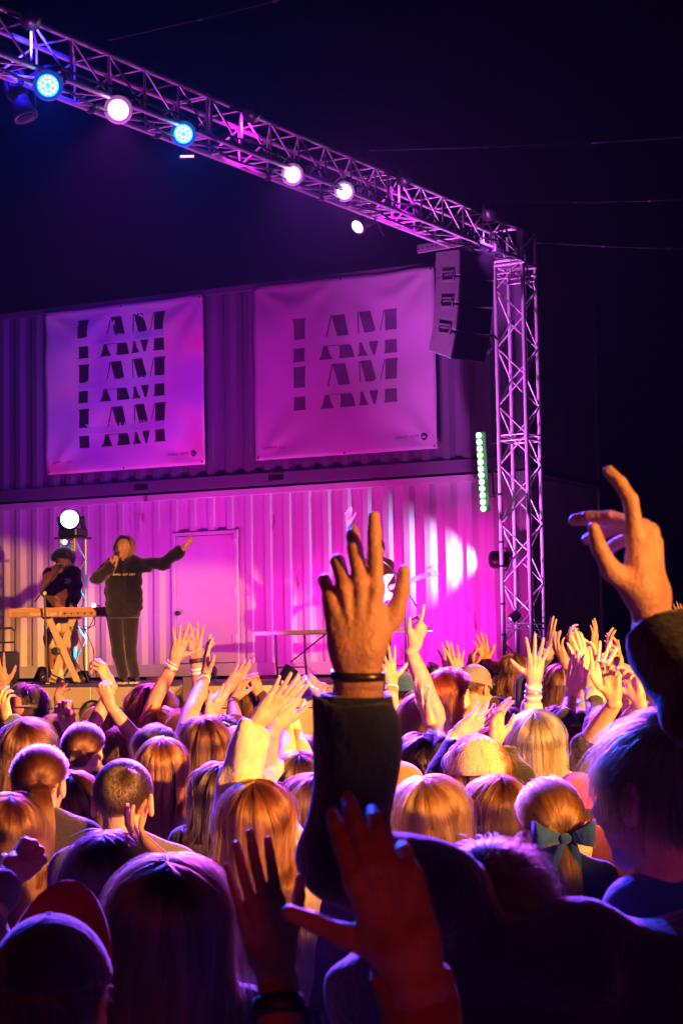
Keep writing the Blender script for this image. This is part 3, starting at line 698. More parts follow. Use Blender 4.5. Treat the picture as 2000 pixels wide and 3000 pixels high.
# ------------------------------------------------------------------ surface from a distance field
def surf(fn, lo, hi, h):
    lo = A_(lo, float); hi = A_(hi, float)
    n = np.maximum(np.ceil((hi - lo) / h).astype(int) + 1, 3)
    ax = [lo[i] + h * np.arange(n[i]) for i in range(3)]
    G = np.stack(np.meshgrid(*ax, indexing='ij'), -1).reshape(-1, 3).astype(np.float32)
    v = fn(G).reshape(n).astype(np.float32)
    ins = v < 0
    sl = lambda d: tuple(slice(d[i], n[i] - 1 + d[i]) for i in range(3))
    cor = [(a, b, c) for a in (0, 1) for b in (0, 1) for c in (0, 1)]
    cnt = sum(ins[sl(c)].astype(np.int8) for c in cor)
    act = (cnt > 0) & (cnt < 8)
    idx = np.full(act.shape, -1, np.int64); ai = np.argwhere(act); idx[act] = np.arange(len(ai))
    pos = np.zeros((len(ai), 3)); num = np.zeros(len(ai))
    for a in cor:
        for k in range(3):
            if a[k]: continue
            b = list(a); b[k] = 1
            va = v[ai[:, 0] + a[0], ai[:, 1] + a[1], ai[:, 2] + a[2]]; vb = v[ai[:, 0] + b[0], ai[:, 1] + b[1], ai[:, 2] + b[2]]
            m = (va < 0) != (vb < 0); t = np.where(m, va / np.where(m, va - vb, 1), 0)
            q = A_(a)[None, :].repeat(len(ai), 0).astype(float); q[:, k] += t
            pos[m] += q[m]; num[m] += 1
    V = lo + h * (ai + pos / num[:, None])
    Q = []
    for k in range(3):
        i, j = (k + 1) % 3, (k + 2) % 3
        s0 = [slice(None)] * 3; s1 = [slice(None)] * 3
        s0[k] = slice(0, n[k] - 1); s1[k] = slice(1, n[k])
        ch = ins[tuple(s0)] != ins[tuple(s1)]
        e = np.argwhere(ch); e = e[(e[:, i] > 0) & (e[:, j] > 0) & (e[:, i] < n[i] - 1) & (e[:, j] < n[j] - 1)]
        if not len(e): continue
        def cell(di, dj):
            c = e.copy(); c[:, i] += di; c[:, j] += dj; return idx[c[:, 0], c[:, 1], c[:, 2]]
        q = np.stack([cell(-1, -1), cell(0, -1), cell(0, 0), cell(-1, 0)], 1)
        f = ins[e[:, 0], e[:, 1], e[:, 2]]
        q[~f] = q[~f][:, ::-1]; Q.append(q)
    Q = np.concatenate(Q); Q = Q[(Q >= 0).all(1)]
    return V, Q
def relax(V, Q, it=2, w=.5):
    V = V.copy()
    for _ in range(it):
        S = np.zeros_like(V); c = np.zeros(len(V))
        for k in range(4):
            a, b = Q[:, k], Q[:, (k + 1) % 4]
            np.add.at(S, a, V[b]); np.add.at(c, a, 1)
            np.add.at(S, b, V[a]); np.add.at(c, b, 1)
        V = V * (1 - w) + w * S / np.maximum(c, 1)[:, None]
    return V
def capd(G, a, b, ra, rb):
    a = A_(a, np.float32); b = A_(b, np.float32); ab = b - a
    t = np.clip(((G - a) @ ab) / max(ab @ ab, 1e-9), 0, 1)
    return np.linalg.norm(G - a - t[:, None] * ab, axis=1) - (ra + (rb - ra) * t)
def elld(G, c, r):
    q = G - A_(c, np.float32); r = A_(r, np.float32)
    k0 = np.linalg.norm(q / r, axis=1); k1 = np.linalg.norm(q / (r * r), axis=1) + 1e-9
    return k0 * (k0 - 1) / k1
def smin(a, b, k):
    h = np.clip(.5 + .5 * (b - a) / k, 0, 1)
    return b + (a - b) * h - k * h * (1 - h)

# ------------------------------------------------------------------ hands: x = thumb side, y = fingers, z = back of hand
D2 = math.pi / 180
POSE = {  # finger flex (index, middle, ring, little), spread, thumb directions
 'open': ([(6, 10, 6), (4, 8, 5), (6, 10, 6), (10, 14, 8)], (8, 1, -7, -17), [(.74, .64, -.2), (.62, .77, -.1), (.5, .86, -.05)]),
 'flat': ([(4, 6, 4), (3, 6, 4), (4, 7, 4), (6, 9, 5)], (3, 0, -3, -7), [(.55, .8, -.22), (.38, .9, -.12), (.3, .95, -.08)]),
 'cup': ([(22, 20, 12), (20, 22, 12), (22, 22, 14), (26, 24, 14)], (4, 0, -4, -9), [(.62, .7, -.32), (.45, .85, -.2), (.3, .93, -.12)]),
 'soft': ([(18, 34, 20), (30, 38, 22), (40, 44, 24), (46, 46, 26)], (6, 0, -5, -12), [(.7, .64, -.3), (.5, .83, -.2), (.3, .93, -.15)]),
 'claw': ([(30, 60, 40), (34, 62, 40), (38, 64, 40), (42, 64, 40)], (6, 0, -6, -12), [(.65, .6, -.45), (.2, .8, -.55), (-.05, .85, -.5)]),
 'fist': ([(82, 95, 55), (84, 96, 55), (86, 96, 55), (88, 94, 55)], (2, 0, -2, -5), [(.5, .55, -.6), (-.15, .62, -.75), (-.6, .4, -.65)]),
 'point': ([(4, 8, 5), (60, 70, 40), (70, 75, 40), (74, 75, 40)], (4, 0, -3, -8), [(.62, .72, -.25), (.45, .86, -.2), (.35, .92, -.1)]),
 'spread': ([(3, 6, 4), (2, 4, 3), (3, 6, 4), (6, 8, 5)], (15, 3, -10, -25), [(.88, .46, -.15), (.82, .56, -.08), (.72, .68, -.02)]),
 'near_center': ([(2, 7, 5), (26, 30, 14), (42, 48, 22), (50, 50, 26)], (2, -7, -15, -24), [(.66, .72, -.12), (.34, .93, -.04), (.16, .98, 0)]),
 'near_right': ([(2, 26, 14), (72, 14, 8), (80, 22, 10), (84, 26, 12)], (4, 0, -3, -8), [(.70, .66, -.42), (.34, .90, -.28), (.16, .97, -.16)]),
 'near_red': ([(22, 14, 8), (24, 16, 9), (30, 20, 10), (44, 26, 12)], (1, 0, 0, 0), [(.80, .58, -.10), (.74, .66, -.02), (.76, .64, .04)]),
}
HLIB = {}; NAILS = {}
def hand_mesh(pose, h, stub=.03):
    key = (pose, h, stub)
    if key in HLIB: return HLIB[key]
    flex, spr, th = POSE[pose]
    mcp = [(.0285, .092, .0), (.0095, .098, .003), (-.0105, .093, .002), (-.0285, .081, -.003)]
    lens = [(.042, .026, .021), (.047, .030, .022), (.043, .028, .021), (.034, .021, .019)]
    rad = [(.0098, .0086, .0077, .0066), (.0100, .0088, .0078, .0067), (.0096, .0084, .0075, .0064), (.0086, .0074, .0067, .0058)]
    if pose.startswith('near'): rad = [tuple(q * 1.13 for q in r_) for r_ in rad]
    fing = []
    for i in range(4):
        s = math.sin(spr[i] * D2); c = math.cos(spr[i] * D2); p = A_(mcp[i]); ch = []; ang = 0
        for j in range(3):
            ang += flex[i][j] * D2
            d = A_([s * math.cos(ang), c * math.cos(ang), -math.sin(ang)]); q = p + d * lens[i][j]
            ch.append((p, q, rad[i][j], rad[i][j + 1])); p = q
        fing.append(ch)
    p = A_([.020, .018, -.008]); tch = []
    for d, L, r0, r1 in zip(th, (.044, .034, .027), (.0165, .0115, .0105), (.0118, .0103, .0078)):
        q = p + nrm(d) * L; tch.append((p, q, r0, r1)); p = q
    def fn(G):
        pal = None
        for i in range(4):
            base = A_([mcp[i][0] * .62, .008, -.001])
            d = capd(G, base, A_(mcp[i]) - A_([0, .004, .002]), .0155, .0118)
            pal = d if pal is None else smin(pal, d, .008)
        pal = smin(pal, capd(G, (-.022, .025, -.007), (-.026, .065, -.006), .013, .010), .010)      # hypothenar
        pal = smin(pal, capd(G, (.016, .02, -.010), (.022, .06, -.008), .014, .009), .012)          # thenar
        wr = smin(capd(G, (.009, .012, 0), (.009, -.02, 0), .0205, .0195), capd(G, (-.009, .012, 0), (-.009, -.02, 0), .0205, .0195), .012)
        fe = stub; r1 = .0195 + min(fe, .2) * .105; o1 = .009 + min(fe, .2) * .03
        wr = smin(wr, smin(capd(G, (.009, -.02, 0), (o1, -fe, 0), .0195, r1), capd(G, (-.009, -.02, 0), (-o1, -fe, 0), .0195, r1), .014), .006)
        body = smin(pal, wr, .018)
        for i in range(4):                                  # tendons and knuckles
            body = smin(body, capd(G, (mcp[i][0] * .3, .02, .0125), A_(mcp[i]) + A_([0, -.006, .008]), .002, .0046), .006)
        d = smin(body, np.minimum.reduce([capd(G, *q) for q in tch[:1]]), .014)
        tt = capd(G, *tch[1])
        tt = smin(tt, capd(G, *tch[2]), .003)
        d = smin(d, tt, .009)
        ff = None
        for ch in fing:
            f = None
            for j, q in enumerate(ch):
                e = capd(G, *q); f = e if f is None else smin(f, e, .003)
            f = np.minimum(f, np.linalg.norm(G - ch[1][0].astype(np.float32), axis=1) - ch[1][2] * 1.07)
            f = np.minimum(f, np.linalg.norm(G - ch[2][0].astype(np.float32), axis=1) - ch[2][2] * 1.05)
            ff = f if ff is None else smin(ff, f, .0016)
        return smin(d, ff, .007)
    pts = A_([q[1] for ch in fing for q in ch] + [q[1] for q in tch] + [(-.05, 0, 0), (.05, 0, .03), (0, 0, -.035), (0, -stub, 0)])
    V, Q = surf(fn, pts.min(0) - .018 - A_([max(stub - .1, 0) * .1, 0, max(stub - .1, 0) * .1]), pts.max(0) + .018 + A_([max(stub - .1, 0) * .1, 0, max(stub - .1, 0) * .1]), h)
    V = relax(V, Q, 1, .4)
    HLIB[key] = (V, Q); NAILS[pose] = fing + [tch]; return HLIB[key]

# ------------------------------------------------------------------ heads: face towards +y, origin between the ears
HEADLIB = {}
def head_mesh(h, female=True):
    key = (h, female)
    if key in HEADLIB: return HEADLIB[key]
    jw = .050 if female else .056
    def fn(G):
        d = elld(G, (0, -.014, .034), (.073, .092, .082))
        d = smin(d, elld(G, (0, .030, .018), (.062, .062, .070)), .03)
        d = smin(d, elld(G, (0, .030, -.045), (jw, .058, .052)), .03)
        d = smin(d, elld(G, (0, .068, -.088), (.022, .020, .018)), .022)
        d = smin(d, capd(G, (-.03, .079, .030), (.03, .079, .030), .010, .010), .012)
        d = smin(d, capd(G, (0, .088, .022), (0, .108, -.016), .006, .0095), .008)
        d = smin(d, capd(G, (-.012, .094, -.020), (.012, .094, -.020), .0065, .0065), .006)
        for s in (-1, 1):
            d = -smin(-d, np.linalg.norm(G - A_([s * .031, .097, .012], np.float32), axis=1) - .0165, .010)
            d = smin(d, np.linalg.norm(G - A_([s * .031, .073, .011], np.float32), axis=1) - .0125, .004)
            d = smin(d, elld(G, (s * .044, .062, -.018), (.018, .02, .02)), .015)
        d = smin(d, capd(G, (-.017, .0885, -.046), (.017, .0885, -.046), .0048, .0048), .004)
        d = smin(d, capd(G, (-.014, .087, -.057), (.014, .087, -.057), .0058, .0058), .005)
        d = smin(d, capd(G, (0, -.022, -.03), (0, -.034, -.165), .054, .052 if female else .058), .02)
        for s in (-1, 1):
            e = elld(G @ A_([[1, .25 * s, 0], [0, 1, 0], [0, 0, 1]], np.float32), (s * .080, -.010, -.002), (.010, .021, .033))
            e = np.maximum(e, -elld(G @ A_([[1, .25 * s, 0], [0, 1, 0], [0, 0, 1]], np.float32), (s * .0885, -.008, .002), (.008, .012, .021)))
            d = smin(d, e, .005)
        return d
    V, Q = surf(fn, (-.105, -.125, -.20), (.105, .13, .125), h)
    HEADLIB[key] = (V, Q); return HEADLIB[key]

# ------------------------------------------------------------------ hair: flow lines on the skull, then falling strands
HR = A_([.083, .103, .092]); HC = A_([0, -.012, .034])
def flow(v, L, zcut, part, rs, thick, step=.010, fall=.35, front=40., inward=0.0, bj=0.):
    """v in 0..1 orders the strands from the left of the forehead round the crown to the right"""
    n = len(v); psi = np.empty(n); beta = np.empty(n)
    cr = 112.
    a = v < .30; b = v > .70; c = ~(a | b)
    psi[a] = front + (cr - front) * (v[a] / .30); beta[a] = 4 + 14 * (v[a] / .3)
    psi[b] = front + (cr - front) * ((1 - v[b]) / .30); beta[b] = 180 - 4 - 14 * ((1 - v[b]) / .3)
    psi[c] = cr; beta[c] = 18 + 144 * (v[c] - .3) / .4
    psi = psi * D2; beta = (beta + bj) * D2
    r = np.stack([np.full(n, part), np.cos(psi), np.sin(psi)], 1); r /= np.linalg.norm(r, axis=1)[:, None]
    bk = np.stack([np.zeros(n), -np.sin(psi), np.cos(psi)], 1)
    d = np.cos(beta)[:, None] * A_([-1., 0, 0]) + np.sin(beta)[:, None] * bk
    d -= r * (d * r).sum(1)[:, None]; d /= np.linalg.norm(d, axis=1)[:, None]
    R = HR[None] * rs[:, None] + thick[:, None]
    steps = int((.24 + L.max()) / step) + 2
    t = np.zeros(n); pos = HC + R * r; tan = d * R; tan /= np.linalg.norm(tan, axis=1)[:, None]
    hang = np.zeros(n); path = [pos.copy()]; used = np.zeros(n); onh = np.ones(n, bool)
    dn = A_([0, 0, -1.])
    for i in range(steps):
        tt = t + step / .095
        u = np.cos(tt)[:, None] * r + np.sin(tt)[:, None] * d
        q = HC + R * u
        onh &= (u[:, 2] > zcut) & (tt < 2.3)
        ht = tan * (1 - fall) + dn * fall; ht /= np.linalg.norm(ht, axis=1)[:, None]
        npos = np.where(onh[:, None], q, pos + ht * step)
        # falling hair rests against the head and neck a little
        if inward: npos[~onh, 0] *= 1 - inward; 
        dv = npos - pos; ln = np.linalg.norm(dv, axis=1)[:, None] + 1e-9
        tan = dv / ln; pos = npos; t = np.where(onh, tt, t)
        hang = np.where(onh, hang, hang + step)
        path.append(pos.copy())
        if (hang > L).all(): break
    PT = np.stack(path, 1)                                    # n, m, 3
    m = PT.shape[1]
    # length index where hang reaches L
    hg = np.cumsum(np.linalg.norm(np.diff(PT, axis=1), axis=2), 1)
    return PT, hg
def resample(PT, frac, K):
    n, m, _ = PT.shape; s = np.linspace(0, 1, K)[None] * (frac[:, None] * (m - 1))
    i = np.clip(np.floor(s).astype(int), 0, m - 2); f = (s - i)[..., None]
    ar = np.arange(n)[:, None]
    return PT[ar, i] * (1 - f) + PT[ar, i + 1] * f
def strands(kind, n, K, rg, o):
    """returns n,K,3 strand points and an under-shell mesh, head-local"""
    L = o.get('L', .25); wav = max(o.get('wave', .004), .006); part = o.get('part', 0.0); wid = o.get('wide', 1.0)
    ncl = o.get('ncl', 80)
    cl = rg.integers(0, ncl, n)
    if kind in ('long', 'bob', 'curly'):
        cv = rg.uniform(0, 1, ncl); v = np.clip(cv[cl] + rg.normal(0, .006, n), 0, 1)
        th = (rg.uniform(.003, .018, ncl)[cl] + rg.uniform(0, .005, n)) * o.get('thick', 1.0); rs = np.ones(n) * wid
        zc = o.get('zcut', -.25); fl = o.get('fall', .30)
        Lc = np.full(n, L) * (1 + rg.normal(0, .05, n)) * (1 + rg.normal(0, .05, ncl)[cl]); Lc = np.maximum(Lc, .01)
        PT, _ = flow(v, np.full(n, L), zc, part, rs, th, fall=fl, front=o.get('front', 40.), inward=o.get('inward', 0.0), bj=rg.normal(0, o.get('bj', 8.), ncl)[cl] + rg.normal(0, 2.5, n))
        S = resample(PT, np.clip((.15 + Lc) / (.15 + L), .3, 1.08).clip(0, 1), K)
        g = np.linspace(0, 1, K)[None]
        ph = rg.uniform(0, 6.28, (ncl, 3))[cl]; am = rg.uniform(.4, 1, ncl)[cl][:, None] * wav
        fr = o.get('freq', 1.6) * rg.uniform(.8, 1.2, ncl)[cl][:, None]
        for k in range(3):
            S[..., k] += am * (.15 + g) * np.sin(6.28 * fr * g + ph[:, k:k + 1]) * (1 if k < 2 else .5)
        nl = o.get('locks', 17); lk = np.clip((v * nl + rg.normal(0, .25, ncl)[cl]).astype(int), 0, nl)
        ld = rg.normal(0, 1, (nl + 1, 3))[lk]; lp = rg.uniform(0, 6.28, (nl + 1, 2))[lk]; lf = rg.uniform(.7, 1.7, nl + 1)[lk][:, None]
        la = o.get('lock', .011)
        rdir = S - A_([0, -.01, 0]); rdir[..., 2] *= .3; rdir /= np.linalg.norm(rdir, axis=2, keepdims=True) + 1e-6
        S += rdir * (ld[:, 2:3] * .0045 * np.clip(g * 4, 0, 1))[..., None]
        S[..., 0] += la * (ld[:, :1] * .8 * g ** 1.5 + .7 * np.sin(6.28 * lf * g + lp[:, :1]) * g)
        S[..., 1] += .6 * la * (ld[:, 1:2] * g ** 1.5 + .7 * np.sin(6.28 * lf * g + lp[:, 1:2]) * g)
        S += rg.normal(0, 1, (ncl, 1, 3))[cl] * (o.get('drift', .013) * g ** 1.3)[..., None] * A_([1, .6, .3])
        for q_ in range(2):
            S[..., 0] += o.get('sway', .008) * np.sin(6.28 * ((.7 + .5 * q_) * g + (1.2 + q_) * v[:, None]) + rg.uniform(0, 6.28)) * g
            S[..., 1] += .5 * o.get('sway', .008) * np.sin(6.28 * ((.8 + .4 * q_) * g + (1.5 + q_) * v[:, None]) + rg.uniform(0, 6.28)) * g
        S[..., 0] *= 1 + o.get('flare', .10) * g ** 2
        S += rg.normal(0, o.get('mess', .0026), (n, 1, 3)) * (g[..., None] * 1.6 + .2)
        fly = rg.uniform(0, 1, n) < .15; S[fly] += (rg.normal(0, .018, (fly.sum(), 1, 3)) * g[..., None] ** .7); S[fly] += rdir[fly] * (np.abs(rg.normal(0, .007, fly.sum()))[:, None] * np.sin(np.pi * np.clip(g * 1.1, 0, 1)) ** .5)[..., None]
        gv = np.linspace(0, 1, 44); P0, _ = flow(gv, np.full(44, L), zc, part, np.ones(44) * wid, np.full(44, .001), fall=fl, front=o.get('front', 40.), inward=o.get('inward', 0.0))
        Sh = resample(P0, np.full(44, .95), 16)
        V = Sh.reshape(-1, 3); F = [[i * 16 + j, i * 16 + j + 1, (i + 1) * 16 + j + 1, (i + 1) * 16 + j] for i in range(43) for j in range(15)]
        return S, (V, F), cl
    # scalp roots for the other kinds
    u = rg.normal(0, 1, (n * 3, 3)); u /= np.linalg.norm(u, axis=1)[:, None]
    lim = np.where(u[:, 1] > .15, .05 + .62 * np.clip(u[:, 1], 0, 1), np.where(u[:, 1] < -.45, -.62, -.18 + .3 * (u[:, 1] + .45)))
    u = u[u[:, 2] > lim][:n]; n = len(u); cl = cl[:n]
    R = HR * wid; root = HC + (R - .006) * u
    # scalp cap
    NV, NU = 16, 32; V = []; F = []
    for j in range(NV + 1):
        for i in range(NU):
            az = 2 * math.pi * i / NU; y_ = math.cos(az)
            zl = (.05 + .62 * max(y_, 0)) if y_ > .15 else (-.62 if y_ < -.6 else -.2)
            pe = math.acos(max(-1, min(1, zl))) * j / NV
            w = A_([math.sin(pe) * math.sin(az), math.sin(pe) * math.cos(az), math.cos(pe)])
            V.append(HC + (R - .003 + o.get('cap', 0)) * w)
    for j in range(NV):
        for i in range(NU): F.append([j * NU + i, (j + 1) * NU + i, (j + 1) * NU + (i + 1) % NU, j * NU + (i + 1) % NU])
    shell = (A_(V), F)
    wh = nrm(A_([o.get('whorl', .12), -.62, .78]))
    away = u - wh; away -= u * (away * u).sum(1)[:, None]; away /= np.linalg.norm(away, axis=1)[:, None] + 1e-6
    swirl = np.cross(u, away)
    g = np.linspace(0, 1, K)[None, :, None]
    if kind in ('short', 'buzz'):
        L_ = (.007 if kind == 'buzz' else L) * rg.uniform(.7, 1.2, n)[:, None, None]
        lift = (.75 if kind == 'buzz' else o.get('lift', .34))
        cd = rg.normal(0, .30 if kind == 'short' else .15, (ncl, 3))[cl]
        d = away + .55 * swirl + lift * u + cd * o.get('tousle', 1.0); d /= np.linalg.norm(d, axis=1)[:, None]
        S = root[:, None] + L_ * (d[:, None] * g - .28 * u[:, None] * g ** 2 * (kind == 'short') + A_([0, 0, -.25]) * g ** 2 * (kind == 'short'))
        # keep outside the skull
        q = (S - HC) / (R + .001); rr = np.linalg.norm(q, axis=2, keepdims=True); S = HC + (R + .001) * q * np.maximum(1, 1 / rr)
        return S, shell, cl
    if kind == 'afro':
        d = u + rg.normal(0, .35, (n, 3)); d /= np.linalg.norm(d, axis=1)[:, None]
        S = root[:, None] + d[:, None] * L * g * rg.uniform(.6, 1.1, n)[:, None, None]
        ph = rg.uniform(0, 6.28, (n, 1, 3)); S = S + .007 * np.sin(22 * g + ph)
        return S, shell, cl
    if kind in ('pony', 'bun'):
        tie = nrm(A_(o.get('tie', (0., -.95, .12)))); T = HC + (R + .006) * tie
        al = np.linspace(0, 1, K)[None, :, None] * 1.0
        h = K * 2 // 5; ga = np.linspace(0, 1, h)[None, :, None]
        w = u[:, None] * (1 - ga) + tie[None, None] * ga; w /= np.linalg.norm(w, axis=2, keepdims=True)
        thk = rg.uniform(.004, .014, n)[:, None, None] * np.sin(np.pi * np.clip(ga * .9 + .1, 0, 1)) ** .6
        ph = rg.uniform(0, 6.28, (ncl, 1, 3))[cl]
        A = HC + (R + thk) * w + .0035 * np.sin(3 * ga + ph) * np.sin(np.pi * ga)
        gb = np.linspace(0, 1, K - h + 1)[None, 1:, None]
        an = rg.uniform(0, 6.28, n)[:, None, None]; ra = np.sqrt(rg.uniform(0, 1, n))[:, None, None]
        if kind == 'pony':
            rad = o.get('tail', .04) * (np.sin(np.pi * np.clip(gb * .85 + .12, 0, 1)) ** .8) * ra
            cx = T + A_([o.get('sway', .02), 0, 0]) * gb + A_([0, -.055, 0]) * np.sin(np.pi * np.clip(gb * 1.3, 0, 1) * .5) * (1 - .5 * gb) + A_([0, 0, -1.]) * (L * gb ** 1.25) * rg.uniform(.8, 1.08, n)[:, None, None]
            B = cx + rad * np.concatenate([np.cos(an), .7 * np.sin(an), 0 * an], 2) + .005 * np.sin(5 * gb + ph) * gb
        else:
            tw = an + gb * 9.0; R0 = o.get('bun', .036)
            sp = rg.uniform(.25, 1, n)[:, None, None] * R0
            B = T + A_([0, -.02, -.008]) + sp * np.concatenate([np.cos(tw), -.2 + .45 * np.sin(an * 2 + gb * 3), np.sin(tw)], 2) * np.clip(gb * 3, .2, 1) + .003 * np.sin(9 * gb + ph)
        return np.concatenate([A, B], 1), shell, cl
    raise ValueError(kind)
def hair_curves(name, S, mat_, parent, r0, r1, shade):
    n, K, _ = S.shape
    cu = bpy.data.hair_curves.new(name); cu.add_curves([K] * n)
    cu.attributes['position'].data.foreach_set('vector', (S - 0).astype(np.float32).ravel())
    ra = cu.attributes.get('radius') or cu.attributes.new('radius', 'FLOAT', 'POINT')
    ra.data.foreach_set('value', np.tile(np.linspace(r0, r1, K).astype(np.float32), n))
    sa = cu.attributes.new('clump', 'FLOAT', 'CURVE'); sa.data.foreach_set('value', shade.astype(np.float32))
    cu.materials.append(mat_)
    o = bpy.data.objects.new(name, cu); COL.objects.link(o); o.parent = parent
    o['kind'] = 'stuff'; PLOC[o.name] = PLOC[parent.name]
    return o
# ------------------------------------------------------------------ people
def rotz(a):
    c, s = math.cos(a), math.sin(a); return A_([[c, -s, 0], [s, c, 0], [0, 0, 1.]])
def rotx(a):
    c, s = math.cos(a), math.sin(a); return A_([[1, 0, 0], [0, c, -s], [0, s, c]])
def roty(a):
    c, s = math.cos(a), math.sin(a); return A_([[c, 0, s], [0, 1, 0], [-s, 0, c]])
def qjoin(parts):
    V = []; Q = []; n = 0
    for v, q in parts:
        V.append(np.asarray(v, float)); Q.append(np.asarray(q) + n); n += len(v)
    return np.concatenate(V), np.concatenate(Q)
def etube(pts, rx, ry, xa, n=14):
    """open elliptical tube of quads; xa = preferred wide axis"""
    pts = A_(pts, float); T = np.gradient(pts, axis=0); V = []; x = A_(xa, float)
    ca = np.cos(2 * np.pi * np.arange(n) / n); sa = np.sin(2 * np.pi * np.arange(n) / n)
    for i in range(len(pts)):
        t = nrm(T[i]); x = nrm(x - t * (x @ t)); y = np.cross(t, x)
        V.append(pts[i] + rx[i] * ca[:, None] * x + ry[i] * sa[:, None] * y)
    V = np.concatenate(V); m = len(pts); i = np.arange(m - 1)[:, None] * n; k = np.arange(n)[None]
    Q = np.stack([i + k, i + (k + 1) % n, i + n + (k + 1) % n, i + n + k], -1).reshape(-1, 4)
    return V, Q
def bez(a, b, c, n):
    t = np.linspace(0, 1, n)[:, None]; return (1 - t) ** 2 * a + 2 * t * (1 - t) * b + t * t * c
def limb(S, E, Wr):
    """smooth line shoulder-elbow-wrist"""
    e0 = E + (S - E) * .16; e1 = E + (Wr - E) * .16
    a = [S + (e0 - S) * t for t in np.linspace(0, 1, 6)]; b = list(bez(e0, E, e1, 5))[1:-1]; c = [e1 + (Wr - e1) * t for t in np.linspace(0, 1, 10)]
    return A_(a + b + c)
def ik(S, Wr, la, lb, hint):
    d = Wr - S; L = np.linalg.norm(d)
    if L > (la + lb) * .985: k = L / ((la + lb) * .985); la *= k; lb *= k
    u = d / L; a = (la * la - lb * lb + L * L) / (2 * L); h = math.sqrt(max(la * la - a * a, 0))
    hn = A_(hint, float); hn = nrm(hn - u * (hn @ u))
    return S + u * a + hn * h
def ringband(c, ax, xa, rx, ry, r, n=18, m=6, h=None):
    x = nrm(A_(xa) - ax * (A_(xa) @ ax)); y = np.cross(ax, x); V = []; F = []
    for i in range(n):
        a = 2 * math.pi * i / n; rad = math.cos(a) * x * rx + math.sin(a) * y * ry; o = nrm(rad)
        for k in range(m):
            b = 2 * math.pi * k / m; V.append(c + rad + r * math.cos(b) * o + (h or r) * math.sin(b) * ax)
    for i in range(n):
        for k in range(m): F.append([i * m + k, i * m + (k + 1) % m, ((i + 1) % n) * m + (k + 1) % m, ((i + 1) % n) * m + k])
    return A_(V), A_(F)
STAT = []; HCOF = {}
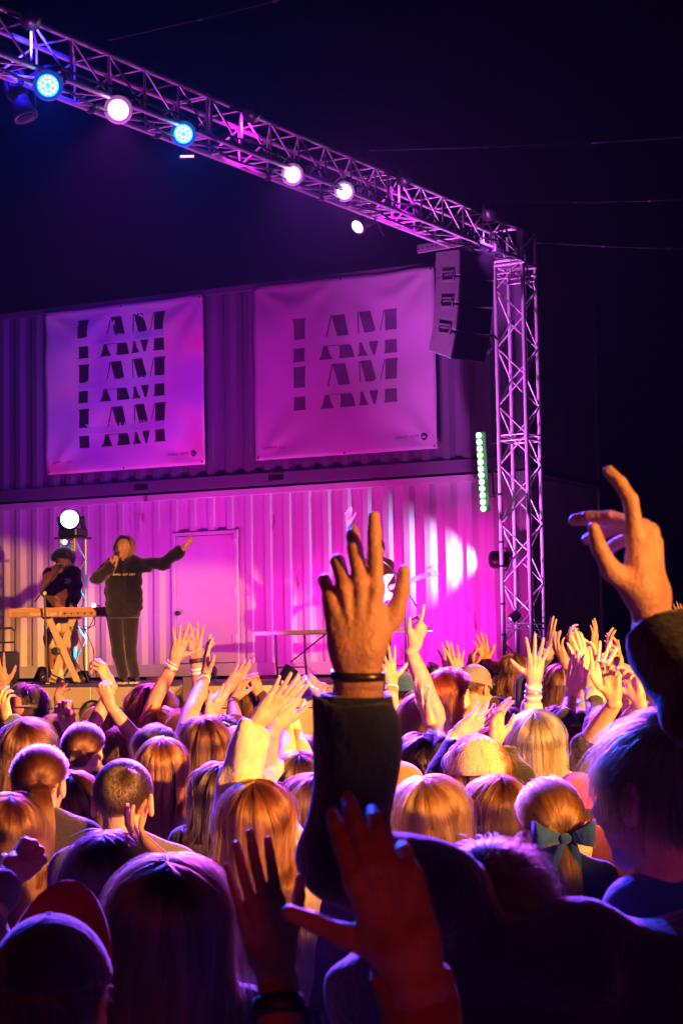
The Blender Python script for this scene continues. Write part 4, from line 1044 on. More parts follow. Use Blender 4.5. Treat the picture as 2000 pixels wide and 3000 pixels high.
def person(label, x, y, D, hair=('long', (.12, .05, .02), {}), top=(.02, .02, .025), skin='light', yaw=0., arms=(), hat=None, female=True,
           base_z=0.0, tilt=0., hs=1.0, group='people in the crowd', legs=(.02, .02, .03), style='', hyaw=None, seed=None, toplen=.50, kids=1.0, lean=(0, 0), roll=0., bulk=()):
    rg = np.random.default_rng(seed if seed is not None else int(x * 7 + y * 3 + 1000))
    T = P(x, y, D); base = A_([T[0] - lean[0], T[1] - lean[1], base_z]); H = T[2] - base_z
    STAT.append((label[:40], round(H, 2)))
    sH = H / 1.7
    yw = yaw * D2; Rb = rotz(yw); hy = (yaw if hyaw is None else hyaw) * D2
    Rh = rotz(hy) @ rotx(tilt * D2) @ roty(roll * D2)
    topz = .141 if hat is None else .150
    if hair and hair[0] == 'buzz': topz = .133
    if hair and hair[0] == 'afro': topz = .126 + hair[2].get('L', .05)
    hc = A_([T[0] - base[0], T[1] - base[1], H]) - Rh @ A_([0, 0, topz * hs])
    hres = .0048 if D < 4 else (.0065 if D < 8 else .0085)
    near = D < 4
    V, Q = head_mesh(hres, female)
    parts = [((V * hs) @ Rh.T + hc, Q)]
    neckb = A_([0, -.02, .83 * H])
    # torso and legs under the clothes
    def B(p): return Rb @ A_(p, float)
    def elz(z, rx, ry, dy=0.0, dx=0.0): return (A_([dx, dy, z]), rx, ry)
    tor = [elz(.50 * H, .120 * sH, .072 * sH), elz(.60 * H, .115 * sH, .07 * sH), elz(.72 * H, .125 * sH, .075 * sH), elz(.79 * H, .12 * sH, .065 * sH), elz(.835 * H, .05, .048, -.02)]
    v, q = etube([t[0] for t in tor], [t[1] for t in tor], [t[2] for t in tor], (1, 0, 0)); parts.append((v @ Rb.T, q))
    for s in (-1, 1):
        if legs is None: continue
        p = [A_([s * .085, 0, .52 * H]), A_([s * .09, .005, .28 * H]), A_([s * .09, 0, .04 * H]), A_([s * .09, .02, .012])]
        v, q = etube(p, [.08, .052, .036, .04], [.085, .055, .04, .05], (1, 0, 0), 10); parts.append((v @ Rb.T, q))
    body_arm = []; prim = []; extras = []
    # clothing primitives (base-relative)
    bag = .014 if 'baggy' in style else (.006 if 'fit' not in style else 0)
    lo = (1 - toplen) * H if False else toplen * H
    for s in (-1, 1):
        prim.append((B((s * .072 * sH, 0, lo)), B((s * .086 * sH, 0, .765 * H)), (.098 + bag) * sH, (.098 + bag) * sH, None))
        prim.append((B((s * .145 * sH, -.004, .805 * H)), B((s * .03, -.02, .845 * H)), (.058 + bag * .6) * sH, .048 * sH, None))
    if 'hood' in style:
        for s in (-1, 1):
            prim.append((B((s * .085, -.03, .838 * H)), B((s * .02, -.105, .825 * H)), .036, .045, None))
    for (a, b_, ra, rb) in bulk: prim.append((A_(a, float), A_(b_, float), ra, rb, None))
    have = {}
    for a in arms: have[a['s']] = a
    for side in 'LR':
        s = -1 if side == 'L' else 1
        S = B((s * .158 * sH, -.005, .800 * H))
        a = have.get(side)
        ks = kids * (.94 if female else 1.03)
        if a is None:
            if 'noarms' in style: continue
            Wr = B((s * .235 * sH, .06, .475 * H)); f = nrm(B((s * .05, .15, -1))); n0 = nrm(B((s * 1, -.2, .1))); n0 = nrm(n0 - f * (n0 @ f)); pose = 'soft'; sl = .97
            E = ik(S, Wr, .30 * sH, .26 * sH, B((s * .5, -1, 0))); xa = np.cross(f, n0)
            res = .008
        else:
            wD = a.get('D', D + .25)
            Wr = P(a['w'][0], a['w'][1], wD) - base
            f = nrm(P(a['t'][0], a['t'][1], wD + a.get('td', 0.)) - base - Wr)
            v0 = -CF; n0 = nrm(v0 - f * (f @ v0)); xr = np.cross(f, n0); r_ = a.get('r', 0.) * D2
            n0 = n0 * math.cos(r_) + xr * math.sin(r_); xa = np.cross(f, n0); pose = a.get('p', 'open'); sl = a.get('sl', .95)
            if 'e' in a: E = P(a['e'][0], a['e'][1], a['e'][2]) - base
            else: E = ik(S, Wr, .30 * sH, .26 * sH, A_(a.get('h', (s * .8, -.1, -.7))))
            res = .0028 if wD < 4 else (.0042 if wD < 8 else (.0052 if wD < 11 else .0062))
            if 's0' in a: S = P(*a['s0']) - base
            ks *= a.get('k', 1.0)
        hv, hq = hand_mesh(pose, res)
        M = np.stack([xa if side == 'L' else -xa, f, n0], 1) * ks
        hv = hv @ M.T + Wr
        if a and a.get('D', D) < 4:
            for ch in NAILS[pose]:
                (p0, p1, r0, r1) = ch[2]; dd = nrm(p1 - p0); pd = nrm(ch[1][1] - ch[1][0]); sd = np.cross(dd, A_([0, 0, 1.])); sd = nrm(sd) if np.linalg.norm(sd) > .1 else A_([1., 0, 0])
                if ch is NAILS[pose][-1]: sd = nrm(np.cross(dd, A_([.5, -.3, .8])))
                up_ = nrm(np.cross(sd, dd)); rr_ = (r0 + r1) / 2
                Vn = [p0 + (p1 - p0) * .42 + dd * (L_ * .0145) + (sd * math.sin(q_) + up_ * math.cos(q_)) * rr_ * (1.05 - .10 * L_) for L_ in np.linspace(0, 1, 5) for q_ in np.linspace(-.78, .78, 7) * (1 - .35 * (L_ - .45) ** 2 * 2)]
                extras.append(('fingernail', (A_(Vn) @ M.T + Wr, A_([[i_ * 7 + k_, i_ * 7 + k_ + 1, (i_ + 1) * 7 + k_ + 1, (i_ + 1) * 7 + k_] for i_ in range(4) for k_ in range(6)])), mat('fingernail', (.50, .28, .20), .55, 0, .05, 40, spec=.3)))
        if side == 'R': hq = hq[:, ::-1]
        parts.append((hv, hq))
        st = Wr + f * .008; ln = limb(S, E, Wr - f * .028 * ks)
        ln = np.concatenate([ln[:-1], [Wr - f * .026 * ks, Wr - f * .012 * ks, st]])
        dist = np.concatenate([[0], np.cumsum(np.linalg.norm(np.diff(ln[::-1], axis=0), axis=1))])[::-1]
        rx = np.interp(dist, [0, .02, .045, .10, .18, .27, .36, .60], [.026, .029, .0318, .036, .042, .041, .046, .052]) * ks
        ry = np.interp(dist, [0, .02, .045, .10, .18, .27, .36, .60], [.018, .0205, .0228, .030, .039, .040, .044, .050]) * ks
        av, aq = etube(ln[::-1], rx[::-1], ry[::-1], xa, 16); parts.append((av, aq[:, ::-1]))
        # sleeve
        fw = Wr - E; bgs = 1.25 if 'baggy' in style else 1.0
        if sl is None: pass
        elif sl <= 0.02:
            mid = S + (E - S) * .55; prim.append((S, mid, .066 * sH * bgs, .068 * sH * bgs, (mid, nrm(E - S))))
        else:
            prim.append((S, E, .066 * sH * bgs, .056 * sH * bgs, None)); cf = E + fw * sl
            prim.append((E, cf, .055 * sH * bgs, a.get('cr', .043) * sH * bgs if a else .043 * sH * bgs, (cf, nrm(fw))))
            if a and a.get('cuff'):
                fx_ = nrm(fw); extras.append(('cuff', ringband(cf - fx_ * .022, fx_, xa, .040 * sH * bgs, .036 * sH * bgs, .010, h=.030), cloth(a['cuff'])))
        if a:
            fdir = nrm(Wr - E); 
            for b in a.get('band', ()):
                c = Wr - f * .012 - fdir * b.get('o', .03); rad = float(np.interp(b.get('o', .03) + .012, [0, .02, .045, .10, .18], [.031, .032, .034, .038, .044])) * ks
                extras.append((b.get('n', 'wristband'), ringband(c, fdir, xa, rad * 1.03, rad * .80, b.get('th', .003), h=b.get('h', .006)), b['m']))
                if b.get('face'):
                    extras.append(('watch_face', tuple(box(c + n0 * rad * .86, [.019, .019, .006], [xa, fdir, n0], .003)), BLACKP))
    bv, bq = qjoin(parts)
    o = obj('person', (bv + base, bq), skinmat(skin), None, True, loc=base)
    tag(o, label, 'person', group)
    # --- top
    pts = A_([p[0] for p in prim] + [p[1] for p in prim]); mx = max(max(p[2], p[3]) for p in prim) + .03
    k1 = rg.normal(0, 1, (4, 3)).astype(np.float32); k1 *= A_([20, 20, 26], np.float32); ph = rg.uniform(0, 6.28, 4)
    def fn(G):
        d = None
        for (a, b, ra, rb, cut) in prim:
            e = capd(G, a, b, ra, rb)
            if cut is not None: e = np.maximum(e, (G - cut[0].astype(np.float32)) @ cut[1].astype(np.float32))
            d = e if d is None else smin(d, e, .035 * sH if cut is None else .02)
        w = sum(np.sin(G @ k1[i] + 1.6 * np.sin(G @ k1[(i + 1) % 4] * .5 + ph[i])) for i in range(4))
        d = d - .0022 * w * (2.4 if 'baggy' in style else 1.2)
        return np.maximum(d, (lo - .02) - G[:, 2])
    tres = .009 if D < 3.4 else (.0125 if D < 6 else .017)
    tv, tq = surf(fn, np.maximum(pts.min(0) - mx, [-9, -9, lo - .06]), pts.max(0) + mx, tres)
    tv = relax(tv, tq, 1, .5)
    cl = cloth(top)
    to = obj('jacket' if 'jacket' in style else ('t_shirt' if 'tee' in style else 'sweatshirt'), (tv + base, tq), cl, o, True)
    for nm, (ev, ef), m in extras: obj(nm, (ev + base, ef), m, o, True)
    # --- trousers
    if legs is not None:
        pp = []
        for s in (-1, 1):
            p = [A_([s * .06, 0, .56 * H]), A_([s * .085, 0, .48 * H]), A_([s * .092, .005, .28 * H]), A_([s * .092, 0, .05 * H])]
            v, q = etube(p, [.09, .095, .068, .055], [.10, .10, .072, .06], (1, 0, 0), 12); pp.append((v @ Rb.T + base, q))
        obj('trousers', qjoin(pp), cloth(legs), o, True)
    # --- hair
    if hair:
        kind, col, op = hair
        n = 5200 if D < 4.2 else (3600 if D < 6.6 else (2300 if D < 9 else 1300)); n = int(n * op.get('n', 1.0))
        if kind == 'buzz': n = int(n * 2.6)
        K = 18 if kind not in ('buzz', 'short') else 6
        op = dict(op); op.setdefault('ncl', 190 if D < 4.2 else (130 if D < 6.6 else 75)); S_, sh, cl_ = strands(kind, n, K, rg, op)
        hm = hairmat(col)
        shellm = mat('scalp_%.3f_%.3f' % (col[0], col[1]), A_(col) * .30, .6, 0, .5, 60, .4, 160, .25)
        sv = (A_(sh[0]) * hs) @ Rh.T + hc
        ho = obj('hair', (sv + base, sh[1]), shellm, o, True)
        W_ = (S_ * hs) @ Rh.T + hc
        if kind in ('long', 'bob', 'curly', 'pony'):       # lie on the back and shoulders instead of cutting into them
            L_ = (W_ - A_([0, 0, 0])) @ Rb; 
            zz = L_[..., 2]; sh_ = (zz < .84 * H)
            prof = .125 * sH + bag
            yb = L_[..., 1]; want = -prof * np.clip((.86 * H - zz) / (.06 * H), 0, 1) ** .5 * np.sqrt(np.clip(1 - (L_[..., 0] / (.24 * sH)) ** 2, 0, 1))
            L_[..., 1] = np.where(sh_ & (yb < .02), np.minimum(yb, want - rg.uniform(0, .01, yb.shape[0])[:, None]), yb)
            W_ = L_ @ Rb.T
        rr = (.00050 if D < 4.2 else (.00062 if D < 6.6 else (.00085 if D < 9 else .00115))) * op.get('r', 1.0)
        shade = np.clip(rg.uniform(0, 1, op['ncl'])[cl_] * .75 + rg.uniform(0, .25, len(cl_)), 0, 1)
        hair_curves('hair_strands', W_, hm, ho, rr, rr * .35, shade)
        if 'bow' in op:
            tie = HC + (HR + .012) * nrm(A_(op.get('tie', (0, -.95, .12)))); bc = (tie * hs) @ Rh.T + hc + base + A_([0, -.02, op.get('bowz', 0)])
            bm = mat('blue_ribbon', op['bow'], .8, 0, .25, 40, .6, 60, .2, sheen=.4)
            rt = Rb @ A_([1., 0, 0])
            for s in (-1, 1):
                def pt(u, v): # loop of ribbon
                    return bc + rt * s * (.006 + .085 * math.sin(u * math.pi) ** .8 * (1 if u < .5 else .93)) + A_([0, -.012 + .03 * math.sin(u * 2 * math.pi), 0]) + ZZ * (v * (.012 + .026 * math.sin(u * math.pi)) + .012 * math.sin(u * math.pi))
                Vb = [pt(u, v) for u in np.linspace(0, 1, 14) for v in (-1, 1)]
                bo = obj('bow_loop', (A_(Vb), [[i * 2, i * 2 + 1, i * 2 + 3, i * 2 + 2] for i in range(13)]), bm, o, True)
                bo.modifiers.new('thickness', 'SOLIDIFY').thickness = .002
                Vt = [bc + rt * s * (.01 + .05 * u + .012 * math.sin(u * 5 + s)) + A_([0, -.012 - .006 * math.sin(u * 6), 0]) - ZZ * u * .21 + rt * v * (.008 + .017 * u) for u in np.linspace(0, 1, 12) for v in (-1, 1)]
                bo = obj('bow_tail', (A_(Vt), [[i * 2, i * 2 + 1, i * 2 + 3, i * 2 + 2] for i in range(11)]), bm, o, True)
                bo.modifiers.new('thickness', 'SOLIDIFY').thickness = .002
            obj('bow_knot', lathe([(-.016, .008), (-.01, .014), (.01, .014), (.016, .008)], 12, bc + A_([0, -.02, 0]), rt), bm, o, True)
    # --- hat
    if hat:
        kind, col, op = hat
        hm = knit(col) if kind == 'beanie' else cloth(col); Rr = HR * op.get('w', 1.07) + A_([.002, .002, .010 + op.get('hi', 0)])
        V = []; NV, NU = 12, 32; z0 = op.get('z0', -.12)
        for j in range(NV + 1):
            pe = math.acos(z0) * j / NV
            for i in range(NU):
                az = 2 * math.pi * i / NU; seam = 1 - .012 * (abs(math.sin(az * 3)) < .10)
                w = A_([math.sin(pe) * math.sin(az), math.sin(pe) * math.cos(az), math.cos(pe)]) * seam
                if kind == 'beanie': w = w * (1 + .014 * math.sin(az * 22) + .006 * math.sin(pe * 40)) * (1.05 if j >= NV - 2 else 1)
                V.append(HC + Rr * w)
        F = [[j * NU + i, (j + 1) * NU + i, (j + 1) * NU + (i + 1) % NU, j * NU + (i + 1) % NU] for j in range(NV) for i in range(NU)]
        def place(v): return (A_(v) * hs) @ Rh.T + hc + base
        co = obj('knit_hat' if kind == 'beanie' else 'cap', (place(V), A_(F)), hm, o, True)
        co.modifiers.new('thickness', 'SOLIDIFY').thickness = .003
        if kind == 'cap':
            br = op.get('brim', 0.) * D2; up = op.get('up', -.15); bm = cloth(op.get('bc', col)); Vb = []; nb = 14
            for r_ in np.linspace(0, 1, 6):
                for i in range(nb + 1):
                    an = (-62 + 124 * i / nb) * D2; cx = math.sin(an + br); cy = math.cos(an + br)
                    ed = Rr * A_([cx, cy, 0]) * math.sqrt(1 - z0 * z0)
                    outw = A_([math.sin(br), math.cos(br), 0]) * r_ * .072 * math.cos(an * 1.35) ** .6 if abs(an * 1.35) < 1.57 else 0
                    Vb.append(HC + ed + outw + A_([0, 0, Rr[2] * z0 + .006 + r_ * up * .075 * max(0, math.cos(an * 1.25)) ** .7 - .02 * math.sin(an) ** 2 * r_]))
            Fb = [[a * (nb + 1) + i, a * (nb + 1) + i + 1, (a + 1) * (nb + 1) + i + 1, (a + 1) * (nb + 1) + i] for a in range(5) for i in range(nb)]
            bo = obj('brim', (place(Vb), A_(Fb)), bm, co, True); bo.modifiers.new('thickness', 'SOLIDIFY').thickness = .004
            obj('button', (place(lathe([(-.002, .009), (.003, .008), (.005, .003)], 10, HC + A_([0, 0, Rr[2]]), (0, 0, 1))[0]), lathe([(-.002, .009), (.003, .008), (.005, .003)], 10, HC, (0, 0, 1))[1]), cloth(op.get('btn', op.get('bc', col))), co)
        for (c2, az0, az1, j0, j1) in op.get('panel', ()):
            Vp = []; 
            for pe in np.linspace(j0, j1, 8):
                for az in np.linspace(az0 * D2, az1 * D2, 10):
                    Vp.append(HC + (Rr + .003) * A_([math.sin(pe) * math.sin(az), math.sin(pe) * math.cos(az), math.cos(pe)]))
            obj('hat_panel', (place(Vp), A_([[a * 10 + i, a * 10 + i + 1, (a + 1) * 10 + i + 1, (a + 1) * 10 + i] for a in range(7) for i in range(9)])), cloth(c2), co, True)
    HCOF[o.name] = (hc + base, Rh)
    return o
def A(s, w, t, **k):
    d = dict(s=s, w=w, t=t); d.update(k); return d
# ------------------------------------------------------------------ the crowd
BRN = (.045, .015, .004); GLD = (.125, .043, .009); BLD = (.46, .24, .07); DRK = (.03, .017, .011); RED = (.20, .035, .006); MID = (.065, .021, .005); BLK = (.012, .010, .010)
CREAM = (.62, .54, .40); WHT = (.72, .70, .68)
wbm = mat('white_paper_band', (.8, .78, .75), .5, 0, .05); dkb = mat('dark_band', (.02, .018, .016), .5); tealb = mat('teal_band', (.02, .35, .38), .5); beadm = mat('bead_band', (.5, .48, .4), .4, .2, .4, 300); goldb = mat('steel_band', (.55, .5, .38), .3, .8); blueb = mat('blue_strap', (.02, .16, .55), .5, 0, .1); pinkb = mat('pink_band', (.7, .3, .3), .5)
def H(kind, col, **k): return (kind, col, k)
def b(m, o=.03, **k):
    d = dict(m=m, o=o); d.update(k); return d
# far rows
person('person in a black backwards cap and dark brown jacket below the keyboard', 83, 2002, 10.6, H('curly', BLK, L=.05, wave=.012, freq=4, n=.7), (.035, .022, .016), 'tan', 0, [A('L', (8, 2014), (-6, 1945), D=10.4, e=(78, 2092, 10.5), sl=.45, band=[b(dkb, .05, n='watch', th=.004, h=.012, face=1)])], ('cap', (.018, .015, .014), dict(brim=180, z0=-.05)), False, style='jacket')
person('person in a blue denim jacket with a patterned collar at the left edge', -38, 2040, 9.6, H('long', BRN, L=.2), (.05, .10, .24), arms=[A('R', (20, 2100), (8, 2050), D=9.4, r=-40, p='soft')], style='jacket')
person('person with tousled brown hair holding up a phone in front of the deck', 565, 2003, 11.6, H('curly', MID, L=.10, wave=.010, freq=2.5), (.05, .02, .03), yaw=5)
person('person with dark cropped hair low in front of the stage fascia', 272, 2044, 12.2, H('short', DRK, L=.04), (.03, .02, .03), 'tan', 10, female=False)
person('person with curly light brown hair between the singer and the raised arms', 440, 2014, 9.7, H('curly', MID, L=.13, wave=.020, freq=4.2, thick=1.6, wide=1.05, fall=.22, mess=.006), (.06, .03, .02), yaw=0)
person('person with wavy golden brown hair beside the olive hat', 297, 2070, 9.9, H('long', GLD, L=.20, wave=.010, freq=2.4), (.02, .02, .03), yaw=12)
person('person in an olive hat with a fist and open hand raised', 156, 2088, 10.2, H('short', DRK, L=.03), (.03, .03, .03), 'mid', 0,
       [A('R', (199, 2122), (188, 2050), D=9.4, p='fist', r=170, sl=.3, k=1.1), A('L', (176, 2092), (172, 2030), D=10.6, p='cup', r=-120)], ('beanie', (.16, .13, .025), {}), False)
person('person with two curled hands and a thin red wristband raised beside the singer', 352, 2118, 9.2, H('short', BRN, L=.05), (.30, .22, .13), 'light', 0,
       [A('L', (322, 1998), (292, 1942), D=9.2, p='claw', r=60, sl=.1, band=[b(mat('red_thread', (.35, .05, .03), .6), .02, th=.002, h=.003), b(tealb, .055, h=.008)]), A('R', (320, 2058), (296, 2000), D=9.0, p='fist', r=-30, sl=.25)])
person('person with a center parted golden brown bob and hands raised in a triangle', 469, 2074, 9.5, H('long', GLD, L=.14, part=.05, wave=.006), (.10, .03, .10), 'mid', -5,
       [A('L', (515, 1928), (535, 1862), D=9.5, p='spread', r=10, sl=None, e=(455, 2045, 9.5), band=[b(beadm, .02, h=.006), b(wbm, .035), b(goldb, .048)]),
        A('R', (574, 1926), (572, 1856), D=9.6, p='spread', r=170, sl=None, e=(590, 2045, 9.6), band=[b(dkb, .004, h=.014, th=.005), b(CREAM and wbm, .05, h=.008), b(wbm, .068, h=.007)])])
person('person with dark brown hair turned sideways to the left among long-haired heads', 452, 2114, 8.2, H('short', DRK, L=.075, lift=.2, tousle=.6), (.02, .015, .02), 'light', 0, hyaw=66)
person('person with straight reddish brown long hair and bracelets on a raised arm', 598, 2100, 8.3, H('long', MID, L=.33, part=.03, wave=.003), (.012, .012, .014), 'light', 0,
       [A('L', (602, 1972), (606, 1902), D=8.9, p='open', r=-75, sl=.02, e=(556, 2092, 8.6), band=[b(beadm, .012), b(goldb, .028, h=.008), b(wbm, .045)]),
        A('R', (612, 2100), (652, 2042), D=8.9, p='flat', r=50, sl=.1)])
person('person with straight golden long hair behind the buzz-cut head', 478, 2160, 7.7, H('long', GLD, L=.40, part=.02, wave=.003), (.012, .012, .014), yaw=-6)
person('person with dark fluffy hair and two clapping hands with black wrist ties', 684, 2090, 10.0, H('short', (.05, .025, .018), L=.07, lift=.5), (.06, .02, .03), 'mid', 0,
       [A('L', (667, 2018), (735, 1930), D=9.7, p='flat', r=40, sl=.1, e=(600, 2085, 9.5)), A('R', (690, 2042), (738, 1950), D=9.9, p='cup', r=-120, sl=.1, e=(690, 2115, 9.7), band=[b(dkb, .03, th=.002), b(dkb, .05, th=.002)])])
person('person with a small golden brown bob and one hand up near the table', 722, 2004, 12.8, H('bob', GLD, L=.08, wave=.004), (.10, .04, .03), 'light', 0, [A('R', (758, 2032), (748, 1990), D=12.6, p='claw', r=20)])
person('person with brown hair in a loose low bun beside the ponytail', 248, 2112, 8.2, H('bun', BRN, tie=(.25, -.85, -.42), bun=.034), (.04, .02, .02), yaw=-12)
person('person with long brown hair swept to the side at the left edge', 74, 2112, 7.7, H('long', BRN, L=.22, part=-.3, wave=.008, thick=1.4), (.02, .02, .03), yaw=24)
person('person with a brown ponytail hanging down the back', 122, 2176, 6.2, H('pony', (.09, .034, .009), L=.30, tie=(.28, -.9, -.1), tail=.046, sway=.03), (.03, .025, .03), yaw=-8, hs=1.03)
person('person with a buzz cut and visible ears in a grey shirt', 362, 2216, 5.25, H('buzz', (.10, .055, .03), whorl=.25), (.13, .12, .14), 'light', 0, female=False, style='tee')
person('person with golden brown hair cut off by the left edge, below the ponytail', 24, 2326, 5.9, H('long', (.08, .028, .007), L=.22, part=.1, wave=.006), (.02, .02, .025), yaw=8)
person('person out of frame at left resting a knuckled hand up high in a grey sleeve', -120, 2470, 4.3, H('short', BRN, L=.05), (.16, .15, .18), 'light', 0,
       [A('R', (45, 2552), (135, 2452), D=4.3, td=.12, p='fist', r=-10, e=(-60, 2720, 4.1), sl=.80)], female=False)
person('person with a dark straight bob holding one hand on top of the head', 312, 2438, 4.75, H('bob', (.018, .013, .014), L=.15, part=.0, wave=.003), (.14, .12, .13), 'light', 0,
       [A('R', (478, 2528), (392, 2446), D=4.8, p='cup', r=-62, e=(560, 2640, 4.7), sl=.7)])
person('person with long dark brown hair, amber light along one side, at the bottom', 492, 2526, 3.55, H('long', (.06, .025, .012), L=.26, part=.0, wave=.005, thick=1.3, wide=1.03), (.02, .02, .03), yaw=4, hs=1.04)
person('person in a navy cap with an upturned red brim in the bottom corner', 150, 2668, 2.85, H('short', DRK, L=.03), (.015, .015, .02), 'tan', 0, (), ('cap', (.018, .02, .05), dict(brim=0, up=1.65, bc=(.42, .02, .03), z0=.12, w=1.09, btn=(.30, .05, .06), panel=[])), False)
person('person with golden center-parted long hair in a cream sweatshirt, arms raised clapping', 752, 2292, 5.7, H('long', (.15, .052, .011), L=.34, part=.0, wave=.008, thick=1.2), CREAM, 'light', -6,
       [A('L', (762, 2108), (845, 2008), D=5.9, p='flat', r=28, e=(700, 2292, 5.85), sl=.88, cr=.05, s0=(690, 2420, 5.75), band=[b(wbm, .022, h=.013)]), A('R', (806, 2126), (866, 2012), D=6.0, p='flat', r=-140, e=(765, 2330, 6.1), sl=.5)], style='baggy')
person('person with long dark straight hair and bare forearms clapping beside the big raised arm', 872, 2204, 6.9, H('long', (.035, .016, .016), L=.30, part=.05), (.22, .20, .17), 'light', 0,
       [A('L', (842, 2120), (846, 2058), D=7.3, p='cup', r=-60, e=(838, 2215, 7.1), sl=.02), A('R', (866, 2130), (850, 2066), D=7.35, p='flat', r=100, e=(880, 2195, 7.2), sl=.02)], style='tee')
person('person with a pale blond bob holding a shiny purple plastic ball', 895, 2158, 8.9, H('bob', BLD, L=.10), (.08, .06, .10), 'light', 0, [A('R', (945, 2085), (938, 2010), D=8.8, p='claw', r=-30, sl=.3)])
# middle and right
person('person with sleek red hair turned sideways towards the tower', 1318, 1962, 9.1, H('bob', RED, L=.20, part=.1, wave=.006, thick=1.3), (.10, .03, .04), 'light', 0, hyaw=-52)
person('person with straight brown hair raising a long bare arm, index finger up', 1238, 2030, 8.3, H('long', MID, L=.30, part=.02, wave=.004), (.04, .02, .03), 'light', 0,
       [A('R', (1213, 1893), (1248, 1812), D=8.0, p='point', r=50, sl=None, e=(1262, 2062, 8.1), k=1.05)])
person('person with dark curly hair raising an open hand behind another head', 1236, 2158, 7.3, H('curly', (.03, .018, .014), L=.08, wave=.014, freq=3, thick=1.3), (.02, .02, .02), 'light', 0,
       [A('R', (1258, 2118), (1228, 2030), D=7.5, p='open', r=-60, e=(1300, 2200, 7.2), sl=.3)])
person('person in a white-cuffed cream sleeve raising a hand with a white wristband', 1120, 2150, 8.8, H('long', BLD, L=.2, wave=.01), CREAM, 'light', 0, [A('L', (1146, 1998), (1136, 1930), D=9.1, p='spread', r=20, e=(1140, 2130, 8.9), sl=.72, band=[b(wbm, .02, h=.009)])])
person('person in a cream knit hat clapping, black sleeves with pale cuffs', 1392, 2158, 6.8, H('bob', GLD, L=.10), (.014, .013, .013), 'light', 0,
       [A('L', (1345, 2148), (1440, 2082), D=7.0, p='cup', r=18, e=(1285, 2290, 6.8), sl=.72, cr=.055, cuff=CREAM), A('R', (1450, 2172), (1456, 2080), D=7.0, p='cup', r=-130, e=(1530, 2290, 6.8), sl=.68, cr=.055, cuff=(.6, .35, .28))], ('beanie', (.55, .48, .38), dict(w=1.24)))
person('person with bright blond straight hair and a ringed hand raised high in a cream sleeve', 1563, 2086, 7.4, H('long', (.70, .46, .20), L=.30, part=-.06, wave=.004, thick=1.2), CREAM, 'light', 3,
       [A('R', (1563, 1992), (1572, 1905), D=7.7, p='spread', r=8, e=(1556, 2150, 7.75), sl=.62, band=[b(wbm, .016, h=.012, th=.004), b(goldb, .04), b(wbm, .06, h=.006)])])
person('person in a grey cap with a blue brim turned backwards and a pale t-shirt', 1398, 1946, 10.4, H('short', GLD, L=.03), (.40, .40, .44), 'light', -30, (), ('cap', (.26, .26, .28), dict(brim=-150, bc=(.02, .08, .34))), False, style='tee', tilt=-14)
person('person in a mid blue round knit hat behind the big raised hand', 1176, 1962, 11.8, H('short', DRK, L=.03), (.03, .03, .05), 'light', 0, (), ('beanie', (.03, .14, .34), {}), False)
person('person in a two-tone navy and lime green hat in front of the tower', 1502, 1914, 12.6, H('bob', GLD, L=.08), (.03, .05, .12), 'light', 0, (), ('beanie', (.05, .06, .14), dict(panel=[((.45, .62, .06), 95, 200, .25, 1.55)])), True)
person('person in a black flat hat with both hands up in front of the magenta wall', 1404, 1930, 13.0, H('short', DRK, L=.03), (.03, .02, .03), 'light', 0,
       [A('L', (1374, 1958), (1384, 1905), D=12.9, p='soft', r=-70, sl=.4), A('R', (1424, 1935), (1416, 1902), D=12.9, p='open', r=160, sl=.4)], ('cap', (.012, .012, .02), dict(brim=180)), False)
person('person hidden behind the red hair, both open hands raised', 1352, 2000, 10.6, H('bob', BRN, L=.1), (.05, .02, .03), 'light', 0,
       [A('L', (1318, 1972), (1308, 1905), D=10.5, p='open', r=20, sl=.2), A('R', (1346, 1982), (1332, 1915), D=10.4, p='spread', r=10, sl=.2)])
person('person with dark brown hair clapping, teal wristband on one arm', 1686, 2106, 8.2, H('short', (.045, .022, .014), L=.08, lift=.25, tousle=.5), (.015, .015, .018), 'light', 0,
       [A('L', (1672, 2026), (1682, 1950), D=8.3, p='flat', r=-40, e=(1658, 2112, 8.2), sl=.12), A('R', (1704, 2028), (1694, 1955), D=8.35, p='flat', r=130, e=(1706, 2112, 8.25), sl=.12, band=[b(tealb, .055, h=.006)])])
person('person with a broad hand raised in a cream ribbed cuff beside the tall man', 1775, 2092, 8.0, H('short', BRN, L=.05), (.03, .03, .06), 'light', 0,
       [A('L', (1735, 2006), (1762, 1925), D=8.2, p='spread', r=0, e=(1752, 2125, 8.0), sl=.78, cuff=CREAM), ], female=False)
person('person clapping with both hands high, tallest pair beside the tower', 1700, 2030, 9.4, H('short', DRK, L=.04), (.04, .02, .03), 'light', 0,
       [A('L', (1712, 1985), (1690, 1880), D=8.9, p='flat', r=30, sl=.3, k=1.12, band=[b(dkb, .02)]), A('R', (1740, 1990), (1722, 1890), D=9.0, p='cup', r=150, sl=.3, k=1.1)], female=False)
